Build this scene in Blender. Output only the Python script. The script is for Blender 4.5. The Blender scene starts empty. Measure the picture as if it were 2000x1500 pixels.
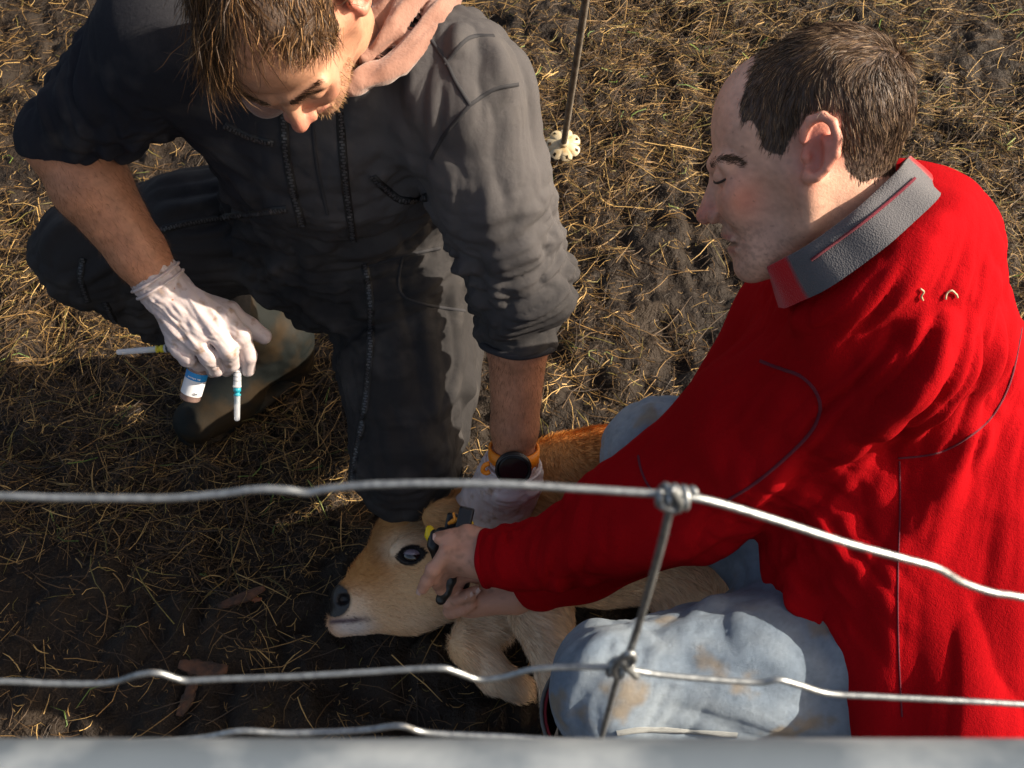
import bpy, math, random, time
import numpy as np
from mathutils import Vector
from mathutils.bvhtree import BVHTree
T0 = time.time()
rng = np.random.default_rng(7)
SC = bpy.context.scene
COL = SC.collection

# ------------------------------------------------------------------ camera, light, exposure
H_CAM, PITCH, FPX = 1.75, math.radians(50), 2414.0
cam = bpy.data.cameras.new('camera'); camo = bpy.data.objects.new('camera', cam); COL.objects.link(camo)
camo.location = (0, 0, H_CAM); camo.rotation_euler = (math.pi/2-PITCH, 0, 0)
cam.sensor_width = 36; cam.lens = FPX/2000*36; cam.clip_start = .02; cam.clip_end = 500
cam.dof.use_dof = True; cam.dof.focus_distance = 1.6; cam.dof.aperture_fstop = 20
SC.camera = camo
SUN = np.array([.84, -.02, .50]); SUN /= np.linalg.norm(SUN)
w = bpy.data.worlds.new('World'); SC.world = w; w.use_nodes = True
nt = w.node_tree; nt.nodes.clear()
sky = nt.nodes.new('ShaderNodeTexSky'); sky.sky_type = 'NISHITA'; sky.sun_disc = False
sky.sun_elevation = math.asin(SUN[2]); sky.sun_rotation = math.atan2(SUN[0], SUN[1])
bg = nt.nodes.new('ShaderNodeBackground'); bg.inputs[1].default_value = .11
wo = nt.nodes.new('ShaderNodeOutputWorld')
sky.dust_density = 4; sky.ozone_density = .2; sky.air_density = .8
nt.links.new(sky.outputs[0], bg.inputs[0]); nt.links.new(bg.outputs[0], wo.inputs[0])
sl = bpy.data.lights.new('sun', 'SUN'); sl.energy = 5.0; sl.angle = math.radians(.5); sl.color = (1, .95, .88)
so = bpy.data.objects.new('sun', sl); COL.objects.link(so)
so.rotation_euler = Vector(-SUN).to_track_quat('-Z', 'Y').to_euler(); so.location = (3, -1, 4)
SC.view_settings.view_transform = 'Standard'; SC.view_settings.look = 'None'
SC.view_settings.exposure = 0.85; SC.view_settings.gamma = 1
SC.view_settings.use_white_balance = True; SC.view_settings.white_balance_temperature = 7500
SC.cycles.use_denoising = True
SC.cycles.max_bounces = 6

# ------------------------------------------------------------------ photo pixel -> world helpers
f32 = np.float32
def A(*v): return np.array(v, dtype=np.float64)
def nrm(v): v = np.asarray(v, float); return v/np.linalg.norm(v)
CR, CF, CU = A(1,0,0), A(0, math.cos(PITCH), -math.sin(PITCH)), A(0, math.sin(PITCH), math.cos(PITCH))
CB = -CF; CL = A(0,0,H_CAM)
def Cp(x, y, d): return CL + d*(CF + (x-1000)/FPX*CR + (750-y)/FPX*CU)
def Zp(x, y, z):
    r = CF + (x-1000)/FPX*CR + (750-y)/FPX*CU
    return CL + r*((z-H_CAM)/r[2])
def Yp(x, y, Y):
    r = CF + (x-1000)/FPX*CR + (750-y)/FPX*CU
    return CL + r*(Y/r[1])

# ------------------------------------------------------------------ noise
def hash3(i):
    i = i.astype(np.int64)
    h = (i[..., 0]*374761393 + i[..., 1]*668265263 + i[..., 2]*2147483647 + 1013904223) & 0xffffffff
    h = ((h ^ (h >> 13))*1274126177) & 0xffffffff
    return ((h ^ (h >> 16)) & 0xffffff)/float(0xffffff)
def vnoise(p):
    p = np.asarray(p, float); i = np.floor(p); f = p-i; f = f*f*(3-2*f); i = i.astype(np.int64)
    r = 0
    for dx in (0, 1):
        for dy in (0, 1):
            for dz in (0, 1):
                wgt = (f[..., 0] if dx else 1-f[..., 0])*(f[..., 1] if dy else 1-f[..., 1])*(f[..., 2] if dz else 1-f[..., 2])
                r = r+wgt*hash3(i+np.array([dx, dy, dz]))
    return r
def fbm(p, o=4):
    s = 0; a = .5
    for k in range(o):
        s = s+a*vnoise(p+k*17.3); p = p*2.03; a *= .5
    return s
def ss(a, b, x):
    t = np.clip((x-a)/(b-a), 0, 1); return t*t*(3-2*t)

# ------------------------------------------------------------------ signed-distance sculpting
def smin(a, b, k):
    if k <= 0: return np.minimum(a, b)
    h = np.maximum(k-np.abs(a-b), 0)/k
    return np.minimum(a, b)-h*h*k*.25
class Sdf:
    def __init__(s): s.p = []
    def rc(s, a, b, ra, rb, k=.01, op='+', flat=None):
        a = np.asarray(a, float); b = np.asarray(b, float)
        s.p.append(('c', (a, b-a, max(1e-9, float(np.dot(b-a, b-a))), ra, rb, flat), k, op)); return s
    def tube(s, pts, rad, k=.01, op='+', flat=None):
        for i in range(len(pts)-1): s.rc(pts[i], pts[i+1], rad[i], rad[i+1], k, op, flat)
        return s
    def sp(s, c, r, k=.01, op='+'): return s.rc(c, np.asarray(c)+A(0,0,1e-4), r, r, k, op)
    def el(s, c, ax, r, k=.01, op='+'):          # ax: 3 unit vectors, r: 3 radii
        s.p.append(('e', (np.asarray(c, float), np.array(ax, float), np.array(r, float)), k, op)); return s
    def box(s, c, ax, hs, rr, k=.002, op='+'):
        s.p.append(('b', (np.asarray(c, float), np.array(ax, float), np.array(hs, float), rr), k, op)); return s
    def one(s, q, P):
        if q[0] == 'c':
            a, ab, l2, ra, rb, flat = q[1]
            w_ = P-a; t = np.clip((w_@ab)/l2, 0, 1)
            w_ = w_-t[..., None]*ab
            rr = ra+(rb-ra)*t
            if flat is not None:
                n, f = flat; c = w_@n
                w_ = w_+(c*(1/f-1))[..., None]*n
                L = np.sqrt((w_*w_).sum(-1))+1e-9
                g = np.sqrt(np.maximum(0, 1-(c/f/L)**2)+(c/f/L/f)**2)
                return (L-rr)/g
            return np.sqrt((w_*w_).sum(-1))-rr
        if q[0] == 'b':
            c, ax, hs, rr = q[1]; l = np.abs((P-c)@ax.T)-(hs-rr)
            return np.sqrt((np.maximum(l, 0)**2).sum(-1))+np.minimum(l.max(-1), 0)-rr
        c, ax, r = q[1]
        l = (P-c)@ax.T
        k0 = np.sqrt(((l/r)**2).sum(-1)); k1 = np.sqrt(((l/(r*r))**2).sum(-1))+1e-9
        return np.where(k0 < 1e-4, -r.min(), k0*(k0-1)/k1)
    def ev(s, P, idx=None, D=None):
        d = np.full(P.shape[:-1], 1.0)
        for i in (range(len(s.p)) if idx is None else idx):
            q = s.p[i]; e = s.one(q, P) if D is None else D[i]
            if q[3] == '+': d = smin(d, e, q[2])
            else: d = -smin(-d, e, q[2])
        return d
EDG = [(a, b) for a in range(8) for b in range(8) if a < b and bin(a ^ b).count('1') == 1]
def sdf_mesh(s, h, off=0., B=14):
    los, his = [], []
    for q in s.p:
        if q[3] != '+': continue
        if q[0] == 'c':
            a, ab, _, ra, rb, fl = q[1]; r = max(ra, rb)
            los.append(np.minimum(a, a+ab)-r); his.append(np.maximum(a, a+ab)+r)
        else:
            c, ax, r = q[1][:3]; r = r*1.74 if q[0] == 'b' else r; los.append(c-r.max()); his.append(c+r.max())
    lo = np.min(los, 0)-.02-off; hi = np.max(his, 0)+.02+off
    n = np.ceil((hi-lo)/(h*B)).astype(int)
    g = np.stack(np.meshgrid(*[np.arange(k) for k in n], indexing='ij'), -1).reshape(-1, 3)
    ctr = lo+(g+.5)*h*B; R = h*B*.5*1.7321
    D = np.array([s.one(q, ctr) for q in s.p])
    d = s.ev(ctr, None, D)-off
    kmax = max(q[2] for q in s.p)
    keep = np.where(np.abs(d) < R*1.35+.004)[0]
    r = np.arange(B+1)
    base = np.stack(np.meshgrid(r, r, r, indexing='ij'), -1).reshape(-1, 3)
    M = int(n.max()*B+8)
    VK, VP, Q = [], [], []
    for bi in keep:
        idx = np.where(D[:, bi] < R*1.4+kmax+off+.006)[0]
        if len(idx) == 0: continue
        o = g[bi]*B
        v = (s.ev((lo+(base+o)*h), idx)-off).reshape(B+1, B+1, B+1)
        ins = v < 0
        if ins.all() or not ins.any(): continue
        cs = [(slice(x, B+x), slice(y, B+y), slice(z, B+z)) for x in (0, 1) for y in (0, 1) for z in (0, 1)]
        cnt = sum(ins[c].astype(np.int8) for c in cs)
        ci = np.argwhere((cnt > 0) & (cnt < 8))
        cv = np.stack([v[c][tuple(ci.T)] for c in cs], 1)
        acc = np.zeros((len(ci), 3)); num = np.zeros(len(ci))
        for a, b in EDG:
            m = (cv[:, a] < 0) != (cv[:, b] < 0)
            den = cv[:, a]-cv[:, b]; t = np.where(m, cv[:, a]/np.where(m, den, 1), 0)
            pa = A(a >> 2 & 1, a >> 1 & 1, a & 1); pb = A(b >> 2 & 1, b >> 1 & 1, b & 1)
            acc += np.where(m[:, None], pa+t[:, None]*(pb-pa), 0); num += m
        VP.append(lo+(ci+o+acc/num[:, None])*h)
        gi = ci+o+1
        VK.append((gi[:, 0]*M+gi[:, 1])*M+gi[:, 2])
        for ax in range(3):
            s0 = ins[:B, :B, :B]
            s1 = ins[tuple(slice(1, B+1) if k == ax else slice(0, B) for k in range(3))]
            e = np.argwhere(s0 != s1)
            if len(e) == 0: continue
            sg = s0[tuple(e.T)]
            u, w_ = [(1, 2), (2, 0), (0, 1)][ax]
            E = e+o+1
            ks = []
            for du, dw in ((0, 0), (-1, 0), (-1, -1), (0, -1)):
                G = E.copy(); G[:, u] += du; G[:, w_] += dw
                ks.append((G[:, 0]*M+G[:, 1])*M+G[:, 2])
            ks = np.stack(ks, 1)
            ks[~sg] = ks[~sg][:, ::-1]
            Q.append(ks)
    VK = np.concatenate(VK); VP = np.concatenate(VP); Q = np.concatenate(Q)
    order = np.argsort(VK); VK = VK[order]; VP = VP[order]
    pos = np.searchsorted(VK, Q); pos = np.clip(pos, 0, len(VK)-1)
    ok = (VK[pos] == Q).all(1)
    return VP, pos[ok]
def normals(V, F):
    F = np.asarray(F)
    n = np.cross(V[F[:, 2]]-V[F[:, 0]], V[F[:, -1]]-V[F[:, 1]])
    N = np.zeros_like(V)
    for k in range(F.shape[1]): np.add.at(N, F[:, k], n)
    return N/(np.linalg.norm(N, axis=1, keepdims=True)+1e-12)
def relax(V, F, it=1, lam=.5):
    for _ in range(it):
        S = np.zeros_like(V); c = np.zeros(len(V))
        for k in range(4):
            np.add.at(S, F[:, k], V[F[:, (k+1) % 4]]+V[F[:, (k-1) % 4]]); np.add.at(c, F[:, k], 2)
        V = V+lam*(S/np.maximum(c, 1)[:, None]-V)
    return V

# ------------------------------------------------------------------ objects
def mk(name, V, F, m, parent=None, col=None, smooth=True, **props):
    me = bpy.data.meshes.new(name)
    V = np.asarray(V, float)
    if isinstance(F, np.ndarray): Fs = [F]
    else: Fs = [np.asarray(f) for f in F]
    Fs = [f for f in Fs if len(f)]
    me.vertices.add(len(V)); me.vertices.foreach_set('co', V.astype(f32).ravel())
    nl = sum(f.size for f in Fs); npoly = sum(len(f) for f in Fs)
    me.loops.add(nl); me.polygons.add(npoly)
    me.loops.foreach_set('vertex_index', np.concatenate([f.ravel() for f in Fs]).astype(np.int32))
    tot = np.concatenate([np.full(len(f), f.shape[1]) for f in Fs]).astype(np.int32)
    me.polygons.foreach_set('loop_start', np.concatenate([[0], np.cumsum(tot)[:-1]]).astype(np.int32))
    me.polygons.foreach_set('use_smooth', np.full(npoly, smooth))
    me.update(calc_edges=True)
    if col is not None:
        at = me.color_attributes.new('Col', 'FLOAT_COLOR', 'POINT')
        c4 = np.ones((len(V), 4), f32); c4[:, :3] = np.clip(col, 0, 1)
        at.data.foreach_set('color', c4.ravel())
    if m is not None: me.materials.append(m)
    o = bpy.data.objects.new(name, me); COL.objects.link(o)
    if parent is not None: o.parent = parent
    for k, v in props.items(): o[k] = v
    return o
def empty(name, loc=(0, 0, 0), **props):
    o = bpy.data.objects.new(name, None); COL.objects.link(o); o.empty_display_size = .05
    for k, v in props.items(): o[k] = v
    return o
def sweep(pts, rad, n=10, caps=True, up=None):
    pts = np.asarray(pts, float); m = len(pts)
    rad = np.broadcast_to(np.asarray(rad, float), (m,)) if np.ndim(rad) < 2 else rad
    T = np.gradient(pts, axis=0); T /= np.linalg.norm(T, axis=1, keepdims=True)+1e-12
    u = np.cross(T[0], [0, 0, 1.] if up is None else up)
    if np.linalg.norm(u) < 1e-3: u = np.cross(T[0], [0, 1., 0])
    u /= np.linalg.norm(u); V = []
    th = np.linspace(0, 2*np.pi, n, endpoint=False)
    for i in range(m):
        u = u-np.dot(u, T[i])*T[i]; u /= np.linalg.norm(u); v = np.cross(T[i], u)
        V.append(pts[i]+rad[i]*(np.cos(th)[:, None]*u+np.sin(th)[:, None]*v))
    V = np.concatenate(V); F = []
    a = np.arange(n); b = (a+1) % n
    for i in range(m-1): F.append(np.stack([i*n+a, i*n+b, (i+1)*n+b, (i+1)*n+a], 1))
    F = [np.concatenate(F)]
    if caps:
        c0, c1 = len(V), len(V)+1
        V = np.concatenate([V, [pts[0]], [pts[-1]]])
        F.append(np.concatenate([np.stack([b, a, np.full(n, c0)], 1), np.stack([(m-1)*n+a, (m-1)*n+b, np.full(n, c1)], 1)]))
    return V, F
def merge(parts):
    V, F4, F3, o = [], [], [], 0
    for v, fs in parts:
        for f in (fs if isinstance(fs, list) else [fs]):
            f = np.asarray(f)
            if len(f): (F4 if f.shape[1] == 4 else F3).append(f+o)
        V.append(v); o += len(v)
    F = []
    if F4: F.append(np.concatenate(F4))
    if F3: F.append(np.concatenate(F3))
    return np.concatenate(V), F
def spline(P, n):
    P = np.asarray(P, float); m = len(P)
    t = np.linspace(0, m-1-1e-9, n); i = t.astype(int); f = (t-i)[:, None]
    g = lambda k: P[np.clip(k, 0, m-1)]
    a, b, c, d = g(i-1), g(i), g(i+1), g(i+2)
    return .5*(2*b+(c-a)*f+(2*a-5*b+4*c-d)*f**2+(3*b-a-3*c+d)*f**3)

# ------------------------------------------------------------------ materials
def mat(name, base, rough=.7, attr=False, bump=None, var=None, sheen=0, sss=0, metal=0, spec=.5, trans=0, alpha=None, coat=0, sss_r=(1, .35, .2)):
    m = bpy.data.materials.new(name); m.use_nodes = True
    n = m.node_tree; N = n.nodes; L = n.links; b = N['Principled BSDF']
    b.inputs['Roughness'].default_value = rough; b.inputs['Metallic'].default_value = metal
    b.inputs['Specular IOR Level'].default_value = spec
    b.inputs['Base Color'].default_value = (*base, 1)
    if sheen: b.inputs['Sheen Weight'].default_value = sheen; b.inputs['Sheen Roughness'].default_value = .5
    if sss:
        b.inputs['Subsurface Weight'].default_value = sss; b.inputs['Subsurface Radius'].default_value = sss_r
        b.inputs['Subsurface Scale'].default_value = .006
    if trans: b.inputs['Transmission Weight'].default_value = trans
    if alpha is not None: b.inputs['Alpha'].default_value = alpha
    if coat: b.inputs['Coat Weight'].default_value = coat
    src = None
    if attr:
        a = N.new('ShaderNodeVertexColor'); a.layer_name = 'Col'; src = a.outputs[0]
    tc = N.new('ShaderNodeTexCoord')
    if var:                                         # (scale, colour2, contrast lo, hi)
        t = N.new('ShaderNodeTexNoise'); t.inputs['Scale'].default_value = var[0]; t.inputs['Detail'].default_value = 6
        L.new(tc.outputs['Object'], t.inputs['Vector'])
        mr = N.new('ShaderNodeMapRange'); mr.inputs[1].default_value = var[2]; mr.inputs[2].default_value = var[3]
        L.new(t.outputs[0], mr.inputs[0])
        mx = N.new('ShaderNodeMix'); mx.data_type = 'RGBA'; L.new(mr.outputs[0], mx.inputs[0])
        if src is not None: L.new(src, mx.inputs[6])
        else: mx.inputs[6].default_value = (*base, 1)
        mx.inputs[7].default_value = (*var[1], 1)
        if len(var) > 4:
            mx2 = N.new('ShaderNodeMath'); mx2.operation = 'MULTIPLY'; mx2.inputs[1].default_value = var[4]
            L.new(mr.outputs[0], mx2.inputs[0]); L.new(mx2.outputs[0], mx.inputs[0])
        src = mx.outputs[2]
    if src is not None: L.new(src, b.inputs['Base Color'])
    if bump:                                        # list of (kind, scale, strength, distance)
        prev = None
        for kind, sc_, st, di in bump:
            if kind == 'noise':
                t = N.new('ShaderNodeTexNoise'); t.inputs['Detail'].default_value = 5; o_ = t.outputs[0]
            elif kind == 'vor':
                t = N.new('ShaderNodeTexVoronoi'); o_ = t.outputs[0]
            else:
                t = N.new('ShaderNodeTexWave'); t.inputs['Distortion'].default_value = 1.5; o_ = t.outputs[1]
                t.bands_direction = 'DIAGONAL'
            t.inputs['Scale'].default_value = sc_
            L.new(tc.outputs['Object'], t.inputs['Vector'])
            bn = N.new('ShaderNodeBump'); bn.inputs['Strength'].default_value = st; bn.inputs['Distance'].default_value = di
            L.new(o_, bn.inputs['Height'])
            if prev: L.new(prev.outputs[0], bn.inputs['Normal'])
            prev = bn
        L.new(prev.outputs[0], b.inputs['Normal'])
    return m

# ------------------------------------------------------------------ hair / fur strands
def sample_faces(V, F, n, weight=None):
    c = V[F].mean(1)
    a = np.linalg.norm(np.cross(V[F[:, 2]]-V[F[:, 0]], V[F[:, 3]]-V[F[:, 1]]), axis=1)
    if weight is not None: a = a*weight(c)
    cs = np.cumsum(a); i = np.searchsorted(cs, rng.random(n)*cs[-1]); i = np.clip(i, 0, len(F)-1)
    r = rng.random((n, 4)); r = r**2+.02; r /= r.sum(1, keepdims=True)
    return (V[F[i]]*r[..., None]).sum(1), i
def strands(P, D, Ln, wd, bend=None, seg=2, jitter=.15):
    """thin tapering ribbons: P roots, D unit directions, Ln lengths; bend: vector added per segment"""
    n = len(P); pts = [P]; d = D.copy()
    for k in range(seg):
        d = d+rng.normal(0, jitter, d.shape)
        if bend is not None: d = d+bend
        d /= np.linalg.norm(d, axis=1, keepdims=True)
        pts.append(pts[-1]+d*(Ln/seg)[:, None])
    s = np.cross(D, rng.normal(size=(n, 3))); s /= np.linalg.norm(s, axis=1, keepdims=True)+1e-9
    W = np.broadcast_to(np.asarray(wd, float), (n,))[:, None]
    per = 2*seg+1; V = np.empty((n, per, 3))
    for k in range(seg):
        t = 1-.55*k/seg
        V[:, 2*k] = pts[k]-s*W*t*.5; V[:, 2*k+1] = pts[k]+s*W*t*.5
    V[:, 2*seg] = pts[seg]
    b = np.arange(n)[:, None]*per
    F4 = np.concatenate([b+np.array([[2*k, 2*k+1, 2*k+3, 2*k+2]]) for k in range(seg-1)]) if seg > 1 else np.zeros((0, 4), int)
    F3 = b+np.array([[2*seg-2, 2*seg-1, 2*seg]])
    return V.reshape(-1, 3), [F4, F3], per

def bvh(*objs):
    V, F, o = [], [], 0
    for ob in objs:
        me = ob.data; v = np.empty(len(me.vertices)*3, f32); me.vertices.foreach_get('co', v)
        V += [tuple(x) for x in v.reshape(-1, 3).tolist()]
        F += [[i+o for i in p.vertices] for p in me.polygons]; o = len(V)
    return BVHTree.FromPolygons(V, F)
def ray_px(bv, x, y):
    d = Vector(CF+(x-1000)/FPX*CR+(750-y)/FPX*CU).normalized()
    hit, n, i, dist = bv.ray_cast(Vector(CL), d)
    if hit is None: return None, None
    if n.dot(d) > 0: n = -n
    return np.array(hit), np.array(n)
def on_surface(bv, poly, step=6.):
    poly = np.asarray(poly, float); n = max(3, int(np.linalg.norm(np.diff(poly, axis=0), axis=1).sum()/step))
    P, N = [], []
    for x, y in spline(poly, n):
        p, nn = ray_px(bv, x, y)
        if p is None: continue
        if P and np.linalg.norm(p-P[-1]) > .05: continue
        P.append(p); N.append(nn)
    return np.array(P), np.array(N)
def ribbon(P, N, wd, lift=.0012, th=.001):
    T = np.gradient(P, axis=0); T /= np.linalg.norm(T, axis=1, keepdims=True)+1e-12
    S = np.cross(N, T); S /= np.linalg.norm(S, axis=1, keepdims=True)+1e-12
    c = P+N*lift; m = len(P)
    V = np.concatenate([c-S*wd*.5-N*th*1.5, c-S*wd*.42+N*th, c+S*wd*.42+N*th, c+S*wd*.5-N*th*1.5])
    a = np.arange(m-1)
    F = np.concatenate([np.stack([a+k*m, a+1+k*m, a+1+(k+1)*m, a+(k+1)*m], 1) for k in range(3)])
    return V, F[:, ::-1]
def zipper(bv, poly, wd, parent, m_tape, m_teeth, name='zip'):
    P, N = on_surface(bv, poly, 5.)
    if len(P) < 3: return None
    V, F = ribbon(P, N, wd); z = mk(name, V, F, m_tape, parent)
    L = np.concatenate([[0], np.cumsum(np.linalg.norm(np.diff(P, axis=0), axis=1))])
    q = np.arange(0, L[-1], .0038); parts = []
    for j, t in enumerate(q):
        p = np.array([np.interp(t, L, P[:, k]) for k in range(3)]); n = nrm([np.interp(t, L, N[:, k]) for k in range(3)])
        i = min(np.searchsorted(L, t), len(P)-1); T = nrm(P[i]-P[i-1]) if i else nrm(P[1]-P[0])
        S = np.cross(n, T); c = p+n*.0022+S*(.0009 if j % 2 else -.0009)
        x, y, zz = S*.0022, T*.0011, n*.0009
        B8 = np.array([c+sx*x+sy*y+sz*zz for sx in (-1, 1) for sy in (-1, 1) for sz in (-1, 1)])
        parts.append((B8, np.array([[0, 1, 3, 2], [4, 6, 7, 5], [0, 4, 5, 1], [2, 3, 7, 6], [1, 5, 7, 3], [0, 2, 6, 4]])))
    V, F = merge(parts); mk('zip_teeth', V, F, m_teeth, z, smooth=False, kind='stuff')
    return z

# ------------------------------------------------------------------ ground: churned mud with trodden hay
def gh(x, y):
    p = np.stack([x, y, np.zeros_like(x)], -1)
    far = np.exp(-((x/3)**2+((y-1.5)/3)**2)**2)
    h = (fbm(p*4.2, 3)-.45)*.05
    c = fbm(p*15+5, 4); h = h+(np.abs(c-.47))*.11+(fbm(p*42+8, 3)-.45)*.016
    d = vnoise(p*9+3.3); h = h-ss(.62, .86, d)*.022                       # hoof dents
    return h*far-.012
gx = np.concatenate([-np.geomspace(40, 1.45, 24)[:-1], np.linspace(-1.4, 1.4, 330), np.geomspace(1.45, 40, 24)[1:]])
gy = np.concatenate([-np.geomspace(40, .3, 20), np.linspace(-.1, .35, 12), np.linspace(.36, 3.1, 330), np.geomspace(3.2, 40, 24)])
GX, GY = np.meshgrid(gx, gy, indexing='ij')
GZ = gh(GX, GY)
V = np.stack([GX, GY, GZ], -1).reshape(-1, 3)
a = (np.arange(len(gx)-1)[:, None]*len(gy)+np.arange(len(gy)-1)).ravel()
F = np.stack([a, a+len(gy), a+len(gy)+1, a+1], 1)
m_mud = mat('mud', (.013, .0078, .0045), .72, bump=[('noise', 60, .9, .012), ('noise', 260, .8, .004)], var=(9, (.027, .017, .0095), .44, .70), spec=.3)
mk('ground', V, F, m_mud, kind='structure')

# density of hay as seen on the ground (patchy)
def hay_density(x, y):
    p = np.stack([x, y, np.zeros_like(x)], -1)
    n = fbm(p*2.3+11, 4)
    d = .32+1.6*ss(.41, .60, n)
    mud = np.exp(-(((x+.30)/.25)**2+((y-.98)/.18)**2))                    # trampled bare patch by the calf's muzzle
    return d*(1-.45*mud)
def straw(n, lmin, lmax, wmin, wmax, lift, tilt, pal, pw, name, label, curl=.25, xr=(-1.45, 1.45), yr=(.3, 3.1), flat=False):
    X, Y = [], []; tot = 0
    while tot < n:
        x = rng.uniform(*xr, n); y = rng.uniform(*yr, n)
        k = rng.random(n) < hay_density(x, y)/1.9
        k &= np.abs(x) < .34+.47*np.hypot(y, 1.75)                       # the part a lens near here can see
        X.append(x[k]); Y.append(y[k]); tot += k.sum()
    X = np.concatenate(X)[:n]; Y = np.concatenate(Y)[:n]
    L = lmin*(lmax/lmin)**(rng.random(n)**1.4); W = rng.uniform(wmin, wmax, n)*.5
    th = rng.uniform(0, 2*np.pi, n); ti = rng.normal(0, tilt, n); cu = rng.normal(0, curl, n)
    S = 4; pts = []
    for k in range(S):
        t = k/(S-1)-.5; ang = th+cu*t*2
        px = X+np.cos(ang)*L*t; py = Y+np.sin(ang)*L*t
        pz = gh(px, py)*.55+gh(X, Y)*.45+lift*rng.random(n)*.0+L*t*np.sin(ti)
        pts.append(np.stack([px, py, pz], -1))
    up = rng.random(n)**2*lift
    pts = np.stack(pts, 1); pts[..., 2] += up[:, None]+W[:, None]
    T = pts[:, -1]-pts[:, 0]; T /= np.linalg.norm(T, axis=1, keepdims=True)
    side = np.cross(T, [0, 0, 1.]); side /= np.linalg.norm(side, axis=1, keepdims=True)+1e-9
    roll = rng.normal(0, .35, n)[:, None]; upv = np.cross(side, T)
    side, upv = side*np.cos(roll)+upv*np.sin(roll), upv*np.cos(roll)-side*np.sin(roll)
    tw = np.array([1, 1, .9, .35])
    V = np.empty((n, S, 3, 3))
    for k in range(S):
        w_ = (W*tw[k])[:, None]
        V[:, k, 0] = pts[:, k]-side*w_-upv*w_*.6; V[:, k, 1] = pts[:, k]+upv*w_*.7; V[:, k, 2] = pts[:, k]+side*w_-upv*w_*.6
    b = np.arange(n)[:, None]*S*3
    F = np.concatenate([b+np.array([[k*3+j, k*3+j+1, k*3+3+j+1, k*3+3+j]]) for k in range(S-1) for j in (0, 1)])
    pal = np.array(pal); c = pal[rng.choice(len(pal), n, p=pw)]*rng.uniform(.65, 1.25, (n, 1))
    col = np.repeat(c, S*3, 0)
    return mk(name, V.reshape(-1, 3), F, m_straw, col=col, kind='stuff', label=label, category='straw')
m_straw = mat('straw', (.3, .2, .1), .55, attr=True, spec=.4)
PAL = [(.42, .265, .095), (.22, .125, .040), (.085, .046, .017), (.032, .018, .008), (.15, .12, .03)]
straw(42000, .020, .15, .0007, .0022, .020, .11, PAL, [.11, .19, .31, .34, .05], 'hay', 'dry golden and brown hay stalks trodden all over the muddy ground', .20)
straw(95000, .008, .042, .0006, .0016, .012, .16, PAL, [.07, .14, .31, .45, .03], 'chaff', 'short broken chaff and crumbs mixed into the dark mud', .5)
GP = [(.10, .16, .03), (.07, .12, .02), (.16, .19, .05)]
straw(420, .03, .10, .0016, .003, .02, .35, GP, [.4, .35, .25], 'grass', 'sparse green grass blades growing through the trodden hay', .7)

# ------------------------------------------------------------------ wood chips lying in the mud
m_bark = mat('bark', (.11, .045, .022), .8, bump=[('noise', 90, 1, .004)], var=(45, (.035, .018, .011), .4, .62))
m_chip = mat('split_wood', (.26, .085, .03), .75, bump=[('noise', 120, .8, .002)], var=(60, (.15, .05, .02), .4, .6))
def chip(p0, p1, wd, th, m, name, label, seed):
    a, b = np.array(p0), np.array(p1); r = np.random.default_rng(seed); n = 12
    T = nrm(b-a); S = nrm(np.cross(T, [0, 0, 1.])); U = np.cross(S, T); V = []
    for i in range(n):
        t = i/(n-1); c = a+(b-a)*t+S*math.sin(t*2.5)*wd*.18; env = (.45+.55*math.sin(math.pi*min(1, max(0, t*.92+.05))))
        for k in range(8):
            an = 2*math.pi*k/8; j = 1+r.normal(0, .13)
            V.append(c+S*math.cos(an)*wd*.5*env*j+U*(math.sin(an)*th*.5*env*j))
    V = np.array(V); k = np.arange(8); F = [np.stack([i*8+k, i*8+(k+1) % 8, i*8+8+(k+1) % 8, i*8+8+k], 1) for i in range(n-1)]
    cap = np.array([[0, 7, 6, 5], [0, 5, 4, 3], [0, 3, 2, 1]]); e = (n-1)*8
    F += [cap, cap[:, ::-1]+e]
    V[:, 2] += max(0, (gh(V[:, 0], V[:, 1])-V[:, 2]).max()*.6)
    return mk(name, V, np.concatenate(F), m, label=label, category='wood chip', group='wood chips in the mud')
chip(Zp(427, 1188, .006), Zp(517, 1148, .012), .020, .012, m_bark, 'bark_chip', 'long reddish bark chip left of the calf\'s muzzle', 1)
chip(Zp(482, 1168, .004), Zp(512, 1172, .006), .011, .008, m_chip, 'wood_splinter', 'small orange wood splinter under the end of the reddish bark chip', 2)
chip(Zp(350, 1400, .004), Zp(376, 1330, .010), .021, .012, m_bark, 'bark_chip', 'short reddish bark chip just below the lower fence wire', 3)
chip(Zp(350, 1298, .004), Zp(445, 1305, .008), .030, .010, m_bark, 'bark_chip', 'dark flat bark piece just above the lower fence wire', 4)

# ------------------------------------------------------------------ wire netting and gate rail between camera and pen
m_galv = mat('galvanised_wire', (.36, .385, .40), .42, metal=.8, bump=[('noise', 700, .25, .0006)], var=(350, (.22, .24, .255), .4, .65))
m_rail = mat('galvanised_rail', (.15, .185, .22), .5, metal=.4, bump=[('noise', 30, .25, .002)], var=(26, (.36, .40, .43), .46, .66))
YF = .215
fence = empty('wire_fence', label='galvanised wire netting with knotted joints stretched across the foreground', category='fence')
def wire(pix, r, name, Y=YF, n=90, **kw):
    P = spline([Yp(x, y, Y) for x, y in pix], n); V, F = sweep(P, r, 9)
    return mk(name, V, F, m_galv, fence, **kw)
T1 = [(-420, 985), (-200, 972), (0, 969), (100, 972), (220, 973), (330, 973), (420, 966), (500, 956), (560, 957), (600, 962), (640, 955), (720, 947), (860, 944), (1000, 946), (1140, 955), (1270, 963), (1330, 968), (1400, 982), (1520, 1018), (1650, 1060), (1760, 1090), (1830, 1110), (1880, 1138), (1940, 1158), (2000, 1168), (2200, 1215), (2450, 1290)]
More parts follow.
